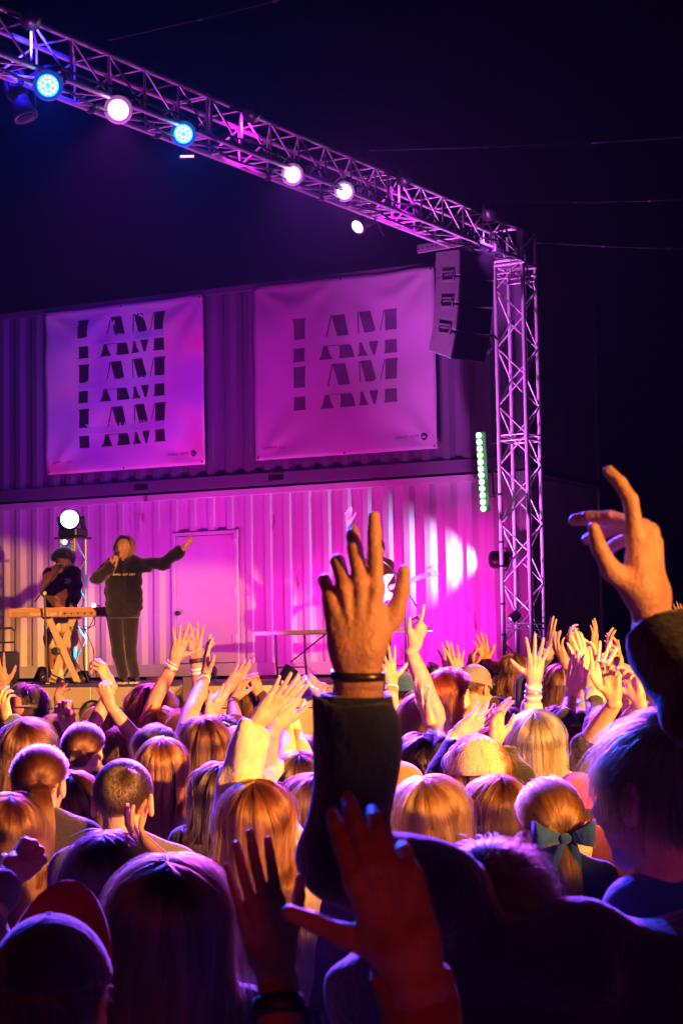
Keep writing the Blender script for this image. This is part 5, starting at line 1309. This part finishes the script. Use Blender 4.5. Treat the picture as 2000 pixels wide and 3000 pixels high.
for (lab, x, y, D, hr, tp, ar, ht) in (
    ('person with one hand and a grey cuff raised closest to the tower', 1620, 1985, 11.0, H('bob', GLD, L=.12), (.04, .05, .12), [A('L', (1610, 1898), (1612, 1855), D=11.0, p='flat', r=-60, sl=.9, cuff=(.35, .33, .33))], None),
    ('person in a grey patterned scarf tied on the head', 1642, 1942, 10.8, H('bob', BRN, L=.1), (.02, .02, .04), [A('R', (1652, 1938), (1632, 1895), D=10.7, p='cup', r=-50, sl=.6)], ('beanie', (.35, .32, .34), {})),
    ('person with brown hair and two fists up among the far raised hands', 1676, 1990, 11.2, H('short', BRN, L=.05), (.05, .03, .05), [A('L', (1672, 1905), (1662, 1852), D=11.1, p='soft', r=-80, sl=.3), A('R', (1700, 1910), (1692, 1858), D=11.3, p='claw', r=10, sl=.3)], None),
    ('person with a reddish open hand raised highest against the dark', 1748, 1985, 11.6, H('short', DRK, L=.05), (.05, .02, .04), [A('L', (1742, 1900), (1742, 1845), D=11.5, p='flat', r=60, sl=.3)], None),
    ('person clapping with bent fingers left of the blue sleeve', 1795, 1980, 10.6, H('bob', DRK, L=.12), (.10, .02, .08), [A('L', (1790, 1930), (1776, 1868), D=10.6, p='cup', r=-70, sl=.2, e=(1788, 2040, 10.5)), A('R', (1812, 1935), (1802, 1885), D=10.7, p='cup', r=110, sl=.2)], None),
    ('person with a slender wrist turned back below the clapping hands', 1806, 2020, 9.6, H('bob', BRN, L=.1), (.06, .02, .06), [A('L', (1806, 1975), (1814, 1912), D=9.5, p='soft', r=120, sl=.1, e=(1796, 2080, 9.4))], None),
    ('person in a wide black cap below the blue sleeve', 1858, 1948, 10.9, H('short', BLK, L=.03), (.012, .012, .014), (), ('cap', (.012, .012, .014), dict(brim=200))),
    ('person with curled pink-lit fingers up just above the tall man\'s hair', 1788, 2050, 7.6, H('short', BRN, L=.05), (.03, .02, .04), [A('L', (1796, 2042), (1790, 1982), D=7.2, p='soft', r=160, sl=.1)], None),
    ('person with two bent fingers up beside the fuzzy blue cuff', 1866, 2040, 7.9, H('short', BRN, L=.05), (.20, .16, .12), [A('L', (1868, 2045), (1848, 1978), D=7.4, p='soft', r=140, sl=.1), A('R', (1840, 2062), (1838, 2010), D=7.5, p='fist', r=160, sl=.2)], None),
    ('person far back whose fingertips show above the dark sleeve cuff', 2010, 1950, 12.5, H('short', BRN, L=.04), (.04, .02, .03), [A('L', (1990, 1838), (1984, 1795), D=12.4, p='cup', r=0, sl=.4)], None),
    ('person with dark hair in a navy top below the ringed hand', 1625, 2060, 9.6, H('short', DRK, L=.05), (.02, .05, .16), (), None),
    ('person with pale hair in a striped grey top beside the cream hat', 1480, 2075, 8.6, H('bob', BRN, L=.1), (.04, .07, .20), (), None),
    ('person with dark hair low behind the wristband arm', 655, 2086, 9.2, H('short', BLK, L=.05), (.012, .012, .014), (), None),
    ('person with reddish brown hair half hidden behind the cream sleeve', 705, 2132, 8.9, H('bob', (.16, .06, .03), L=.12), (.03, .02, .04), (), None)):
    person(lab, x, y, D, hr, tp, 'light', 0, ar, ht, 'cap' not in lab)
person('person in a pink knitted hat behind the tall man', 1688, 2258, 7.0, H('short', BRN, L=.03), (.10, .02, .06), 'light', 0, (), ('beanie', (.60, .06, .22), {}))
person('person with a short blond bob beside the dark sleeve', 1256, 2280, 5.9, H('bob', (.30, .13, .035), L=.15, part=-.1, wave=.006, thick=1.2), (.10, .09, .22), yaw=-6)
person('person with a sleek brown bob in front of the blond with the bow', 1448, 2272, 6.4, H('bob', (.08, .03, .01), L=.14, part=.1, wave=.003), (.03, .02, .04), yaw=10)
person('person with blond hair tied low in a big blue bow', 1602, 2272, 5.3, H('pony', (.26, .115, .03), L=.28, tie=(.1, -.80, -.52), tail=.030, bow=(.010, .07, .26), bowz=.0), (.02, .04, .14), yaw=10)
person('person in an orange cap tucked behind the raised dark sleeve', 1172, 2226, 6.5, H('short', BRN, L=.03), (.20, .05, .03), 'light', 0, (), ('cap', (.55, .12, .05), dict(brim=-30)), False)
person('person with long wavy dark brown hair between the ponytail and the buzz cut', 222, 2262, 6.9, H('long', BRN, L=.26, wave=.012, freq=2.2), (.03, .02, .03), yaw=-10)
person('person with a dark hood of hair behind the cream sweatshirt', 640, 2236, 7.1, H('long', (.02, .010, .008), L=.2, wave=.008), (.012, .012, .014), yaw=6)
person('person with a dark brown bob squeezed against the dark sleeve', 930, 2268, 6.2, H('bob', (.035, .014, .008), L=.14), (.03, .015, .04), yaw=-8)
person('person with ginger hair tied in a low bun behind the pink hat', 1752, 2190, 7.6, H('bun', (.10, .03, .007), tie=(.0, -.9, -.3)), (.05, .02, .06), yaw=0)
person('person with brown hair between the two clapping pairs on the left', 548, 2082, 9.1, H('long', MID, L=.16, wave=.010), (.03, .02, .03), yaw=8)
# near figures
person('person in a dark navy hoodie raising the big hand with a thin dark bracelet', 1440, 2432, 2.9, H('short', (.04, .020, .012), L=.075, lift=.22, tousle=.8, whorl=-.3), (.016, .024, .065), 'mid', 0,
       [A('L', (1046, 1930), (1034, 1720), D=2.66, p='near_center', r=-2, e=(1030, 2500, 2.66), s0=(1330, 2660, 2.8), sl=.80, cr=.050, k=1.08, cuff=(.014, .02, .05), band=[b(mat('dark_metal_bracelet', (.10, .08, .05), .3, .8), .012, th=.0030, h=.007, n='bracelet')])], female=False, style='hood baggy', hs=1.0,
       bulk=[((-.13, -.06, 1.40), (.12, -.09, 1.41), .085, .085), ((.10, -.06, 1.39), (.40, -.02, 1.35), .09, .10), ((-.16, .0, 1.34), (.1, -.03, 1.30), .10, .12)])
person('tall man in a blue shirt, face turned left, at the right edge', 1918, 2048, 3.05, H('short', (.10, .045, .018), L=.075, lift=.12, tousle=.5, whorl=-.2), (.02, .06, .24), 'light', 0, (), None, False, hyaw=34, hs=1.14, style='tee', lean=(-.12, .03))
person('person out of frame raising a crooked hand in a dark sleeve at the right edge', 2560, 1950, 2.78, H('short', BRN, L=.06), (.020, .020, .028), 'light', 0,
       [A('R', (1905, 1770), (1888, 1560), D=2.7, p='near_right', r=56, e=(2068, 2090, 2.5), s0=(2420, 2450, 2.7), sl=.66, cr=.058, k=1.1)], female=False)
person('person below the frame raising a red-lit hand in a red sleeve', 1420, 3130, 1.85, H('short', BRN, L=.06), (.42, .10, .05), 'mid', 0,
       [A('R', (1200, 2815), (1098, 2500), D=1.9, td=.03, p='near_red', r=2, e=(1290, 3300, 1.95), sl=.93, cr=.047, k=1.08)], hs=.95)
person('person below the frame raising a shadowed hand with a blue strap', 960, 3180, 2.5, H('short', BRN, L=.06), (.02, .03, .07), 'tan', 0,
       [A('L', (800, 2820), (738, 2560), D=2.6, p='flat', r=-6, e=(835, 3260, 2.5), sl=.55, k=.98, band=[b(dkb, .05, h=.016, th=.004), b(blueb, .105, h=.010, th=.004)])], hs=.95)
# phone and plastic ball
c = P(553, 2020, 11.3)
t = thing('smartphone', c, 'smartphone held up in front of the tousled brown hair', 'phone')
obj('phone_body', box(c, [.036, .004, .075], None, .003), BLACKP, t); obj('phone_screen', box(c - A_([0, .005, 0]), [.033, .001, .07]), mat('dim_screen', (.05, .04, .06), .15), t)
c = P(905, 2015, 8.75); r_ = np.random.default_rng(4)
t = thing('plastic_ball', c - ZZ * .06, 'shiny purple crinkled plastic ball held in a raised hand', 'toy')
u, q = surf(lambda G: np.linalg.norm(G, axis=1) - .06 - .012 * np.sin(G @ A_([70, 30, 20], np.float32)) * np.sin(G @ A_([-20, 60, 55], np.float32)), (-.09, -.09, -.09), (.09, .09, .09), .014)
obj('crinkled_shell', (u + c, q), mat('purple_plastic', (.55, .35, .75), .08, .3, .3, 20, coat=.6), t)
# ------------------------------------------------------------------ folding table
def boxlen(a, b_, w, h, up=(0, 0, 1)):
    a = A_(a); b_ = A_(b_); x, y, z = frame(b_ - a, up); return box((a + b_) / 2, [w, h, np.linalg.norm(b_ - a) / 2], [x, y, z], min(w, h) * .3)
tw_ = mat('white_table_top', (.74, .72, .74), .45, 0, .05, 10)
ta, tb = P(748, 1853, 22.0), P(1163, 1847, 20.6)
tz = (ta[2] + tb[2]) / 2; ta[2] = tb[2] = tz; td_ = nrm(tb - ta); tn = nrm(np.cross(ZZ, td_)); Lt = np.linalg.norm(tb - ta)
t = thing('folding_table', A_([*(ta + tb)[:2] / 2, DECK]), 'long white folding table in front of the container', 'table')
obj('table_top', box((ta + tb) / 2 + tn * .30, [Lt / 2, .34, .022], [td_, tn, ZZ], .008), tw_, t)
for e in (ta + td_ * .28, tb - td_ * .28):
    for s in (.05, .55):
        k = e + tn * s; obj('leg', tube([k - ZZ * .02, k - ZZ * .3 + td_ * .0, A_([*(k + td_ * .03)[:2], DECK + .005])], .014, 8), BLACKM, t)
    obj('leg_spreader', tube([e + tn * .05 - ZZ * .40, e + tn * .55 - ZZ * .40], .010, 6), BLACKM, t)
    obj('stay', tube([e + tn * .3 - ZZ * .34, e + tn * .3 + td_ * (.55 if e is not None and np.allclose(e, ta + td_ * .28) else -.55) - ZZ * .025], .009, 6), BLACKM, t)

# ------------------------------------------------------------------ keyboard on its stand
kd = 21.0
ka, kb = P(34, 1797, kd), P(320, 1793, kd - .15); kx = nrm(kb - ka); kz = ZZ; ky = nrm(np.cross(kz, kx)); kl = np.linalg.norm(kb - ka)
kred = mat('keyboard_red', (.62, .26, .20), .35, 0, .06, 10, coat=.3); kgrey = mat('keyboard_back', (.30, .24, .20), .5, 0, .1, 20); wood = mat('stand_pale', (.50, .44, .36), .5, .2, .1, 10)
kc = (ka + kb) / 2
t = thing('stage_keyboard', kc - kz * .06, 'pale red stage keyboard seen from behind on a crossed stand', 'keyboard')
obj('case', box(kc + ky * .0, [kl / 2, .14, .05], [kx, ky, kz], .012), kred, t)
bp = obj('back_panel', box(kc - ky * .142 - kz * .014, [kl / 2 - .06, .004, .028], [kx, ky, kz], .002), kgrey, t)
fr_ = kc - ky * .147 - kx * (kl / 2 - .26) - kz * .032
text_on('lettering', 'nord stage 3', fr_, kx, kz, .36, mat('pale_ink', (.75, .68, .6), .5), bp, .0, 1.0)
for i in range(7):
    o = kc - ky * .147 + kx * (.1 + i * .075) - kz * .014
    obj('socket', lathe([(0, .010), (.006, .010), (.007, .006)], 10, o, -ky), BLACKP, bp)
for i in range(28):
    o = kc + ky * .085 + kz * .052 + kx * (-kl / 2 + .08 + i * (kl - .16) / 27)
    obj('key', box(o, [(kl - .16) / 58, .055, .006], [kx, ky, kz]), WHT and mat('ivory_key', (.7, .68, .64), .4), t)
t2 = thing('keyboard_stand', A_([*kc[:2], DECK]), 'pale crossed keyboard stand below the keyboard', 'stand')
for (x0, x1, y0) in ((143, 229, -.07), (153, 238, -.07), (222, 160, -.03), (212, 151, -.03)):
    a, e = P(x0, 1814, kd), P(x1, 2016, kd); a[2] = kc[2] - .055; e[2] = DECK + .02; a += ky * y0; e += ky * y0
    obj('crossbar', boxlen(a, e, .020, .012, ky), wood, t2)
pv = P(173, 1908, kd) - ky * .1
obj('pivot', lathe([(-.05, .03), (-.045, .045), (.045, .045), (.05, .03)], 14, pv, ky), BLACKP, t2)
for x0 in (145, 217):
    a = P(x0, 1808, kd); a[2] = kc[2] - .058
    obj('support_arm', box(a + ky * .02, [.045, .15, .010], [kx, ky, kz], .004), BLACKM, t2)
for x0 in (160, 232):
    a = P(x0, 2018, kd); a[2] = DECK + .016; obj('foot_bar', box(a + ky * .03, [.018, .16, .014], [kx, ky, kz], .005), BLACKM, t2)
for j, (x1, y1) in enumerate(((292, 2005), (262, 2000))):
    pts = [P(278, 1797, kd - .16), P(272 + j * 6, 1820 + 10 * j, kd - .2), P(262 - 12 * j, 1838 + 8 * j, kd - .2), P(245 - 30 * j, 1834, kd - .15), P(x1 - 18, 1900, kd - .1), P(x1 - 14, 1960, kd), P(x1, y1, kd)]
    cb = obj('audio_cable', tube(pts, .006, 6), BLACKM, None, loc=pts[-1]); tag(cb, ['black cable looping from the keyboard sockets to the deck', 'second black cable hanging from the keyboard behind the stand'][j], 'cable')
def mic_stand(foot, top, boom0, boom1, micdir, label, base='tripod', mic=True):
    t = thing('microphone_stand', foot, label, 'microphone stand')
    obj('pole', tube([foot + ZZ * .02, top], [.012, .010], 8), BLACKM, t)
    for k in range(3):
        a = k * 2.094 + .4; obj('leg', tube([foot + ZZ * .14, foot + A_([.26 * math.cos(a), .26 * math.sin(a), .012])], .008, 6), BLACKM, t)
    obj('boom_joint', lathe([(-.025, .02), (.025, .02)], 10, top, nrm(A_([.3, -1, 0]))), BLACKP, t)
    obj('boom_arm', tube([boom0, boom1], .008, 6), BLACKM, t)
    if mic:
        d = nrm(micdir); m = obj('microphone', lathe([(0, .010), (.10, .014), (.115, .018)], 12, boom1, d), BLACKP, t, True)
        obj('grille', lathe([(.112, .018), (.12, .025), (.14, .027), (.158, .02), (.164, .006)], 12, boom1, d), mat('mic_grille', (.12, .12, .12), .35, .8, .2, 400), m, True)
    return t
f = P(140, 2025, 20.7); f[2] = DECK
mic_stand(f, P(131, 1738, 20.7), P(103, 1763, 20.6), P(174, 1668, 21.1), P(190, 1652, 21.3) - P(174, 1668, 21.1), 'microphone stand with a long boom in front of the keyboard player')
f = P(1190, 1990, 19.6); f[2] = DECK
mic_stand(f, P(1183, 1728, 19.6), P(1220, 1778, 19.5), P(1146, 1662, 19.75), P(1112, 1634, 19.8) - P(1146, 1662, 19.75), 'microphone stand with a boom angled to the guitarist')

# ------------------------------------------------------------------ short truss totem with a moving-head lamp
q = P(217, 1990, 22.3); q[2] = DECK
tt = thing('truss_totem', q, 'short upright truss behind the keyboard player, holding a lit moving head', 'truss')
zt = P(217, 1578, 22.3)[2]
truss(tt, q + ZZ * .03, A_([q[0], q[1], zt]), TSID, TDIR, .21, .235, 'zig', rc=.017, rb=.007)
obj('base_plate', box(q + ZZ * .012, [.26, .26, .012], [TSID, TDIR, ZZ], .004), BLACKM, tt)
obj('top_plate', box(A_([q[0], q[1], zt + .012]), [.16, .16, .012], [TSID, TDIR, ZZ], .004), BLACKM, tt)
mh = P(205, 1521, 22.25)
t = thing('moving_head_lamp', A_([q[0], q[1], zt + .026]), 'moving head lamp with a dazzling white round lens on the short truss', 'stage lamp')
obj('base', box(A_([q[0], q[1], zt + .075]), [.14, .12, .05], [TSID, TDIR, ZZ], .015), BLACKP, t)
hd = nrm(CAMP - mh + A_([-2.0, 0, 1.]))
sd = nrm(np.cross(hd, ZZ))
for s in (-1, 1): obj('yoke_arm', boxlen(A_([q[0], q[1], zt + .11]) + sd * s * .13, mh - hd * .1 + sd * s * .135 + ZZ * .03, .03, .02, hd), BLACKP, t)
obj('head', lathe([(-.26, .05), (-.25, .09), (-.1, .125), (0, .118), (.01, .112)], 24, mh, hd), BLACKP, t, True)
obj('lens', lathe([(.011, .106), (.03, .07), (.036, .004)], 24, mh, hd), mat('hot_white_lens', (1, 1, 1), .3, 0, 0, 5, emit=(.9, .97, 1.0), estr=9), t, True)
sp = spot('lamp_beam', mh + hd * .06, CAMP + A_([-2, 2, .5]), (.8, .85, 1), 500, 14, .8, .08); sp.parent = t; sp.matrix_parent_inverse = Matrix.Translation(-Vector(PLOC[t.name]))
c = P(190, 1588, 22.0)
t = thing('clip_lamp', c, 'tiny cyan lamp clipped at the top of the short truss', 'stage lamp')
obj('housing', lathe([(-.05, .015), (-.04, .03), (0, .032)], 12, c, -CF), BLACKP, t, True); obj('lens', lathe([(.001, .030), (.006, .01)], 12, c, -CF), mat('cyan_lens', (.1, .6, 1), .3, 0, 0, 5, emit=(.1, .55, 1), estr=12), t)
obj('clip', tube([c + CF * .04, A_([q[0], q[1], c[2]])], .01, 6), BLACKM, t)
c = P(275, 1774, 21.3)
t = thing('clip_lamp', c, 'tiny cyan gooseneck lamp at the end of the keyboard', 'stage lamp')
obj('housing', lathe([(-.03, .012), (0, .022)], 12, c, -CF), BLACKP, t, True); obj('lens', lathe([(.001, .026), (.012, .022), (.02, .01)], 12, c, -CF), MATS['cyan_lens'], t)
obj('neck', tube([c + CF * .02, c + CF * .03 + CR * .06, c + CR * .07 - ZZ * .035], .006, 6), BLACKM, t)
# cyan uplight inside the short truss and dark floor monitor
c = q + A_([.16, -.35, .09])
t = thing('floor_lamp', c - ZZ * .09, 'small dark floor lamp throwing cyan light up the short truss', 'stage lamp')
dd = nrm(A_([q[0], q[1], zt - .9]) - c)
obj('housing', lathe([(-.1, .04), (-.08, .07), (.03, .075), (.034, .06)], 16, c, dd), BLACKP, t, True)
obj('bracket', tube([c - CR * .08, c - CR * .085 - ZZ * .085, c + CR * .085 - ZZ * .085, c + CR * .08], .008, 6), BLACKM, t)
sp = spot('lamp_beam', c + dd * .05, A_([q[0], q[1], zt - .9]), (.03, .55, 1.0), 90, 24, .6, .03); sp.parent = t; sp.matrix_parent_inverse = Matrix.Translation(-Vector(PLOC[t.name]))
c = P(20, 1985, 21.0); c[2] = DECK
t = thing('amplifier_cart', c, 'dark wheeled amplifier cart with a tube handle at the left of the deck', 'cart')
obj('cabinet', box(c + ZZ * .22, [.13, .12, .16], None, .02), mat('cart_blue_black', (.02, .03, .09), .4), t)
obj('handle', tube([c + A_([-.1, 0, .38]), c + A_([-.1, 0, .60]), c + A_([-.06, 0, .64]), c + A_([.06, 0, .64]), c + A_([.1, 0, .60]), c + A_([.1, 0, .38])], .013, 8), BLACKM, t)
obj('cross_bar', tube([c + A_([-.1, 0, .48]), c + A_([.1, 0, .48])], .010, 8), BLACKM, t)
for s in (-1, 1): obj('wheel', lathe([(-.02, .04), (-.018, .05), (.018, .05), (.02, .04)], 16, c + A_([s * .11, -.1, .052]), (1, 0, 0)), BLACKP, t)

# ------------------------------------------------------------------ performers
def legset(o, H_, base, yaw, hips, mats, kn, an, r=(.085, .065, .05), flare=None, name='leggings'):
    pr = []
    for k in (0, 1):
        pr += [(hips[k], kn[k], r[0], r[1]), (kn[k], an[k], r[1], r[2])]
    pts = A_([p[0] for p in pr] + [p[1] for p in pr])
    fn = lambda G: np.minimum.reduce([smin(capd(G, *pr[2 * k]), capd(G, *pr[2 * k + 1]), .04) for k in (0, 1)])
    v, qd = surf(fn, pts.min(0) - .12, pts.max(0) + .12, .014)
    return obj(name, (v + base, qd), mats, o, True)
def face_bits(o, hs=1.0, brow=DRK, lip=(.45, .12, .12), mouth=False):
    hc, Rh = HCOF[o.name]
    put = lambda v: (A_(v) * hs) @ Rh.T + hc
    for s in (-1, 1):
        L = lathe([(-.004, .011), (.004, .0095), (.0075, .003)], 12, A_([s * .031, .081, .011]), (s * .1, 1, 0)); obj('eye', (put(L[0]), L[1]), mat('eye_white', (.6, .56, .54), .2), o, True)
        L = lathe([(.0066, .0052), (.0088, .0045), (.009, .001)], 10, A_([s * .0315, .081, .011]), (s * .1, 1, 0)); obj('iris', (put(L[0]), L[1]), mat('iris_dark', (.02, .012, .01), .2), o, True)
        L = tube([A_([s * .016, .0905, .026]), A_([s * .03, .0905, .031]), A_([s * .046, .079, .027])], [.003, .0034, .002], 6); obj('eyebrow', (put(L[0]), L[1]), mat('brow_%.3f' % brow[0], brow, .8), o, True)
    L = tube([A_([-.018, .0905, -.050]), A_([0, .0955, -.0495]), A_([.018, .0905, -.050])], [.003, .0068 if mouth else .004, .003], 8); obj('lips', (put(L[0]), L[1]), mat('lips', (.10, .02, .02) if mouth else lip, .4), o, True)
    return hc, Rh
def shoes(o, base, ank, yawv, m, L=.27):
    d = A_([-math.sin(yawv), math.cos(yawv), 0])
    for a in ank:
        c = A_([a[0], a[1], 0]) 
        v, qd = surf(lambda G: np.maximum(smin(capd(G, c + ZZ * .045 - d * .04, c + ZZ * .035 + d * (L - .10), .045, .036), capd(G, c + ZZ * .05, c + ZZ * .10, .042, .045), .03), -G[:, 2] + .002), c - .2, c + A_([.2, .2, .19]), .011)
        so = obj('shoe', (v + base, qd), m, o, True)
        obj('sole', (box(c + ZZ * .012 + d * (L / 2 - .08), [.045, L / 2, .011], [nrm(np.cross(d, ZZ)), d, ZZ], .008)[0] + base, box(c, [.045, L / 2, .011], None, .008)[1]), mat('shoe_sole', (.6, .56, .5), .6), so)
def loc(pt, o): return A_(pt) - PLOC[o.name]
# singer
sng = person('singer in an oversized black sweatshirt, one arm stretched out, microphone at mouth', 362, 1570, 20.5, H('long', (.30, .17, .07), L=.17, part=-.05, wave=.008, n=1.5, front=78, inward=.02, bj=2.), (.009, .008, .009), 'light', 172,
       [A('L', (540, 1605), (556, 1588), D=20.3, p='soft', r=60, sl=.93, e=(478, 1652, 20.35), cr=.06), A('R', (335, 1655), (345, 1618), D=20.22, p='fist', r=40, sl=.93, e=(284, 1694, 20.15), cr=.06)], group='performers on the stage', base_z=DECK, legs=None, style='baggy', toplen=.455, hyaw=160, tilt=4, hs=1.02, bulk=[((-.10, 0, .88), (-.10, 0, 1.30), .108, .10), ((.10, 0, .88), (.10, 0, 1.30), .108, .10)])
hc_, Rh_ = face_bits(sng, .98, (.10, .05, .03), mouth=True)
bs = PLOC[sng.name]
hp = [loc(P(335, 1790, 20.47), sng), loc(P(384, 1790, 20.5), sng)]; kn_ = [loc(P(348, 1915, 20.4), sng), loc(P(382, 1918, 20.5), sng)]; an_ = [A_([*loc(P(362, 1990, 20.3), sng)[:2], .10]), A_([*loc(P(396, 1990, 20.55), sng)[:2], .10])]
legset(sng, 1.7, bs, 0, hp, cloth((.010, .009, .010), 'black_leggings'), kn_, an_, (.098, .066, .058))
shoes(sng, bs, an_, math.pi, BLACKP)
sx3 = nrm(CR * .98 - ZZ * .06)
text_on('chest_lettering', 'SAVED NOT SOFT', P(331, 1686, 20.22), CR, CU, .245, mat('yellow_print', (.75, .66, .35), .6), sng, .0, 1.05)
m0 = P(341, 1632, 20.26); md = nrm(P(347, 1612, 20.33) - m0)
t = thing('microphone', m0 - md * .16, 'black handheld microphone held to the singer\'s mouth', 'microphone')
obj('handle', lathe([(-.16, .010), (-.02, .014), (0, .018)], 12, m0, md), BLACKP, t, True); obj('grille', lathe([(0, .018), (.01, .026), (.03, .029), (.05, .022), (.056, .006)], 14, m0, md), mat('mic_grille', (.12, .12, .12), .35, .8, .2, 400), t, True)
# keyboard player
kbp = person('keyboard player with curly black hair looking down, dark sweatshirt and cream shorts', 181, 1600, 21.75, H('afro', BLK, L=.075, n=2.6), (.085, .026, .026), 'dark', 178,
       [A('L', (214, 1772), (210, 1790), D=21.45, p='soft', r=10, sl=.92, e=(224, 1735, 21.6), td=-.05), A('R', (168, 1772), (176, 1790), D=21.45, p='soft', r=-10, sl=.92, e=(138, 1735, 21.6), td=-.05)], group='performers on the stage', base_z=DECK, legs=None, style='baggy', toplen=.52, hyaw=172, tilt=-16, female=False)
face_bits(kbp, 1.0, BLK)
bs = PLOC[kbp.name]
hp = [loc(P(160, 1820, 21.7), kbp), loc(P(200, 1820, 21.7), kbp)]; kn_ = [loc(P(156, 1872, 21.7), kbp), loc(P(202, 1872, 21.7), kbp)]
legset(kbp, 1.7, bs, 0, hp, cloth((.55, .47, .40), 'cream_shorts_cloth'), kn_, [k - ZZ * .02 for k in kn_], (.115, .105, .10), name='shorts')
an_ = [A_([*loc(P(152, 1990, 21.7), kbp)[:2], .09]), A_([*loc(P(176, 1990, 21.6), kbp)[:2], .09])]
for k in (0, 1):
    v, qd = etube([kn_[k] + ZZ * .05, kn_[k] * .55 + an_[k] * .45, an_[k] + ZZ * .05], [.062, .058, .04], [.062, .06, .042], (1, 0, 0), 12); obj('bare_leg', (v + bs, qd), skinmat('dark'), kbp, True)
    v, qd = etube([an_[k] + ZZ * .20, an_[k] + ZZ * .1, an_[k] - ZZ * .03], [.052, .045, .045], [.054, .048, .05], (1, 0, 0), 12); obj('sock', (v + bs, qd), cloth((.72, .68, .66)), kbp, True)
shoes(kbp, bs, an_, math.pi, mat('pale_shoe', (.6, .5, .48), .5))
for k in range(3):
    c = P(198 + 4 * (k % 2), 1697 + 5 * k, 21.50); obj('chest_patch', box(c, [.03, .002, .010], None, .001), mat('patch_white', (.7, .66, .6), .6), kbp)
# guitarist
gtr = person('guitarist with one arm thrown up, singing at a boom microphone', 1098, 1572, 20.6, H('short', DRK, L=.05, lift=.4), (.16, .05, .06), 'mid', 170,
       [A('R', (1022, 1528), (1022, 1492), D=20.5, p='soft', r=170, sl=.02, e=(1036, 1610, 20.55), h=(0, 0, 1)), A('L', (1180, 1722), (1196, 1708), D=20.2, p='fist', r=60, sl=.9, e=(1150, 1760, 20.3))], group='performers on the stage', base_z=DECK, style='', legs=(.02, .02, .03), female=False, hyaw=150)
face_bits(gtr, 1.0, DRK, mouth=True)
shoes(gtr, PLOC[gtr.name], [A_([-.09, 0, 0]), A_([.09, 0, 0])], math.pi, BLACKP)
g0, g1 = P(1118, 1730, 20.25), P(1272, 1676, 20.0)
gx = nrm(g1 - g0); gn = nrm(-CF - gx * (-CF @ gx)); gy = np.cross(gn, gx)
t = thing('electric_guitar', g0, 'white electric guitar with a pale headstock held by the guitarist', 'guitar')
body = [(-.24, -.10), (-.18, -.16), (-.06, -.15), (.02, -.11), (.10, -.13), (.16, -.09), (.10, -.055), (.08, -.03), (.08, .03), (.12, .06), (.20, .12), (.13, .15), (.02, .12), (-.06, .14), (-.18, .16), (-.25, .10), (-.27, 0)]
obj('body', prism(body, g0, gx, gy, -.022, .022), mat('guitar_white', (.72, .68, .60), .25, 0, .03, 5, coat=.5), t)
obj('pickguard', prism([(-.15, -.10), (.0, -.09), (.07, -.03), (.06, .05), (-.02, .07), (-.1, .03)], g0, gx, gy, .0225, .026), mat('pickguard', (.6, .6, .58), .3), t)
for k in (-.09, -.03, .03): obj('pickup', box(g0 + gx * k + gn * .029, [.010, .04, .006], [gx, gy, gn], .002), BLACKP, t)
Ln = np.linalg.norm(g1 - g0)
nk = obj('neck', box(g0 + gx * (Ln * .47 + .04), [Ln * .40, .026, .013], [gx, gy, gn], .005), mat('neck_rosewood', (.16, .07, .03), .5), t)
for k in range(14): obj('fret', box(g0 + gx * (.12 + k * (Ln * .84 - .12) / 14) + gn * .014, [.0025, .025, .0025], [gx, gy, gn]), mat('fret_steel', (.7, .66, .55), .3, .9), nk)
hs_ = obj('headstock', prism([(Ln * .86, -.024), (Ln * .92, -.045), (Ln * 1.02, -.05), (Ln * 1.07, -.03), (Ln * 1.06, .0), (Ln * .98, .045), (Ln * .90, .04), (Ln * .86, .024)], g0, gx, gy, -.008, .008), mat('headstock_maple', (.62, .46, .25), .4), t)
for k in range(6): obj('tuning_peg', lathe([(0, .006), (.03, .006), (.032, .011), (.045, .010)], 8, g0 + gx * (Ln * (.885 + .03 * k)) + gy * .035, gy), mat('fret_steel', (.7, .66, .55), .3, .9), hs_)
st = [P(1118, 1730, 20.22), P(1100, 1680, 20.35), P(1090, 1655, 20.5)]
obj('strap', etube(st, [.028] * 3, [.003] * 3, CR, 8), BLACKM, t)
# ------------------------------------------------------------------ thin stage haze
hz = box(A_([0, 22, 9.4]), [60, 46, 10.5])
hm = bpy.data.materials.new('stage_haze'); hm.use_nodes = True; n = hm.node_tree; n.nodes.clear()
o = n.nodes.new('ShaderNodeOutputMaterial'); v = n.nodes.new('ShaderNodeVolumePrincipled')
v.inputs['Color'].default_value = (.9, .9, .95, 1); v.inputs['Density'].default_value = .00007; v.inputs['Anisotropy'].default_value = .55
n.links.new(v.outputs[0], o.inputs['Volume'])
h = obj('haze', hz, hm); h['kind'] = 'stuff'; h['label'] = 'thin smoky haze in the night air round the stage'; h['category'] = 'haze'
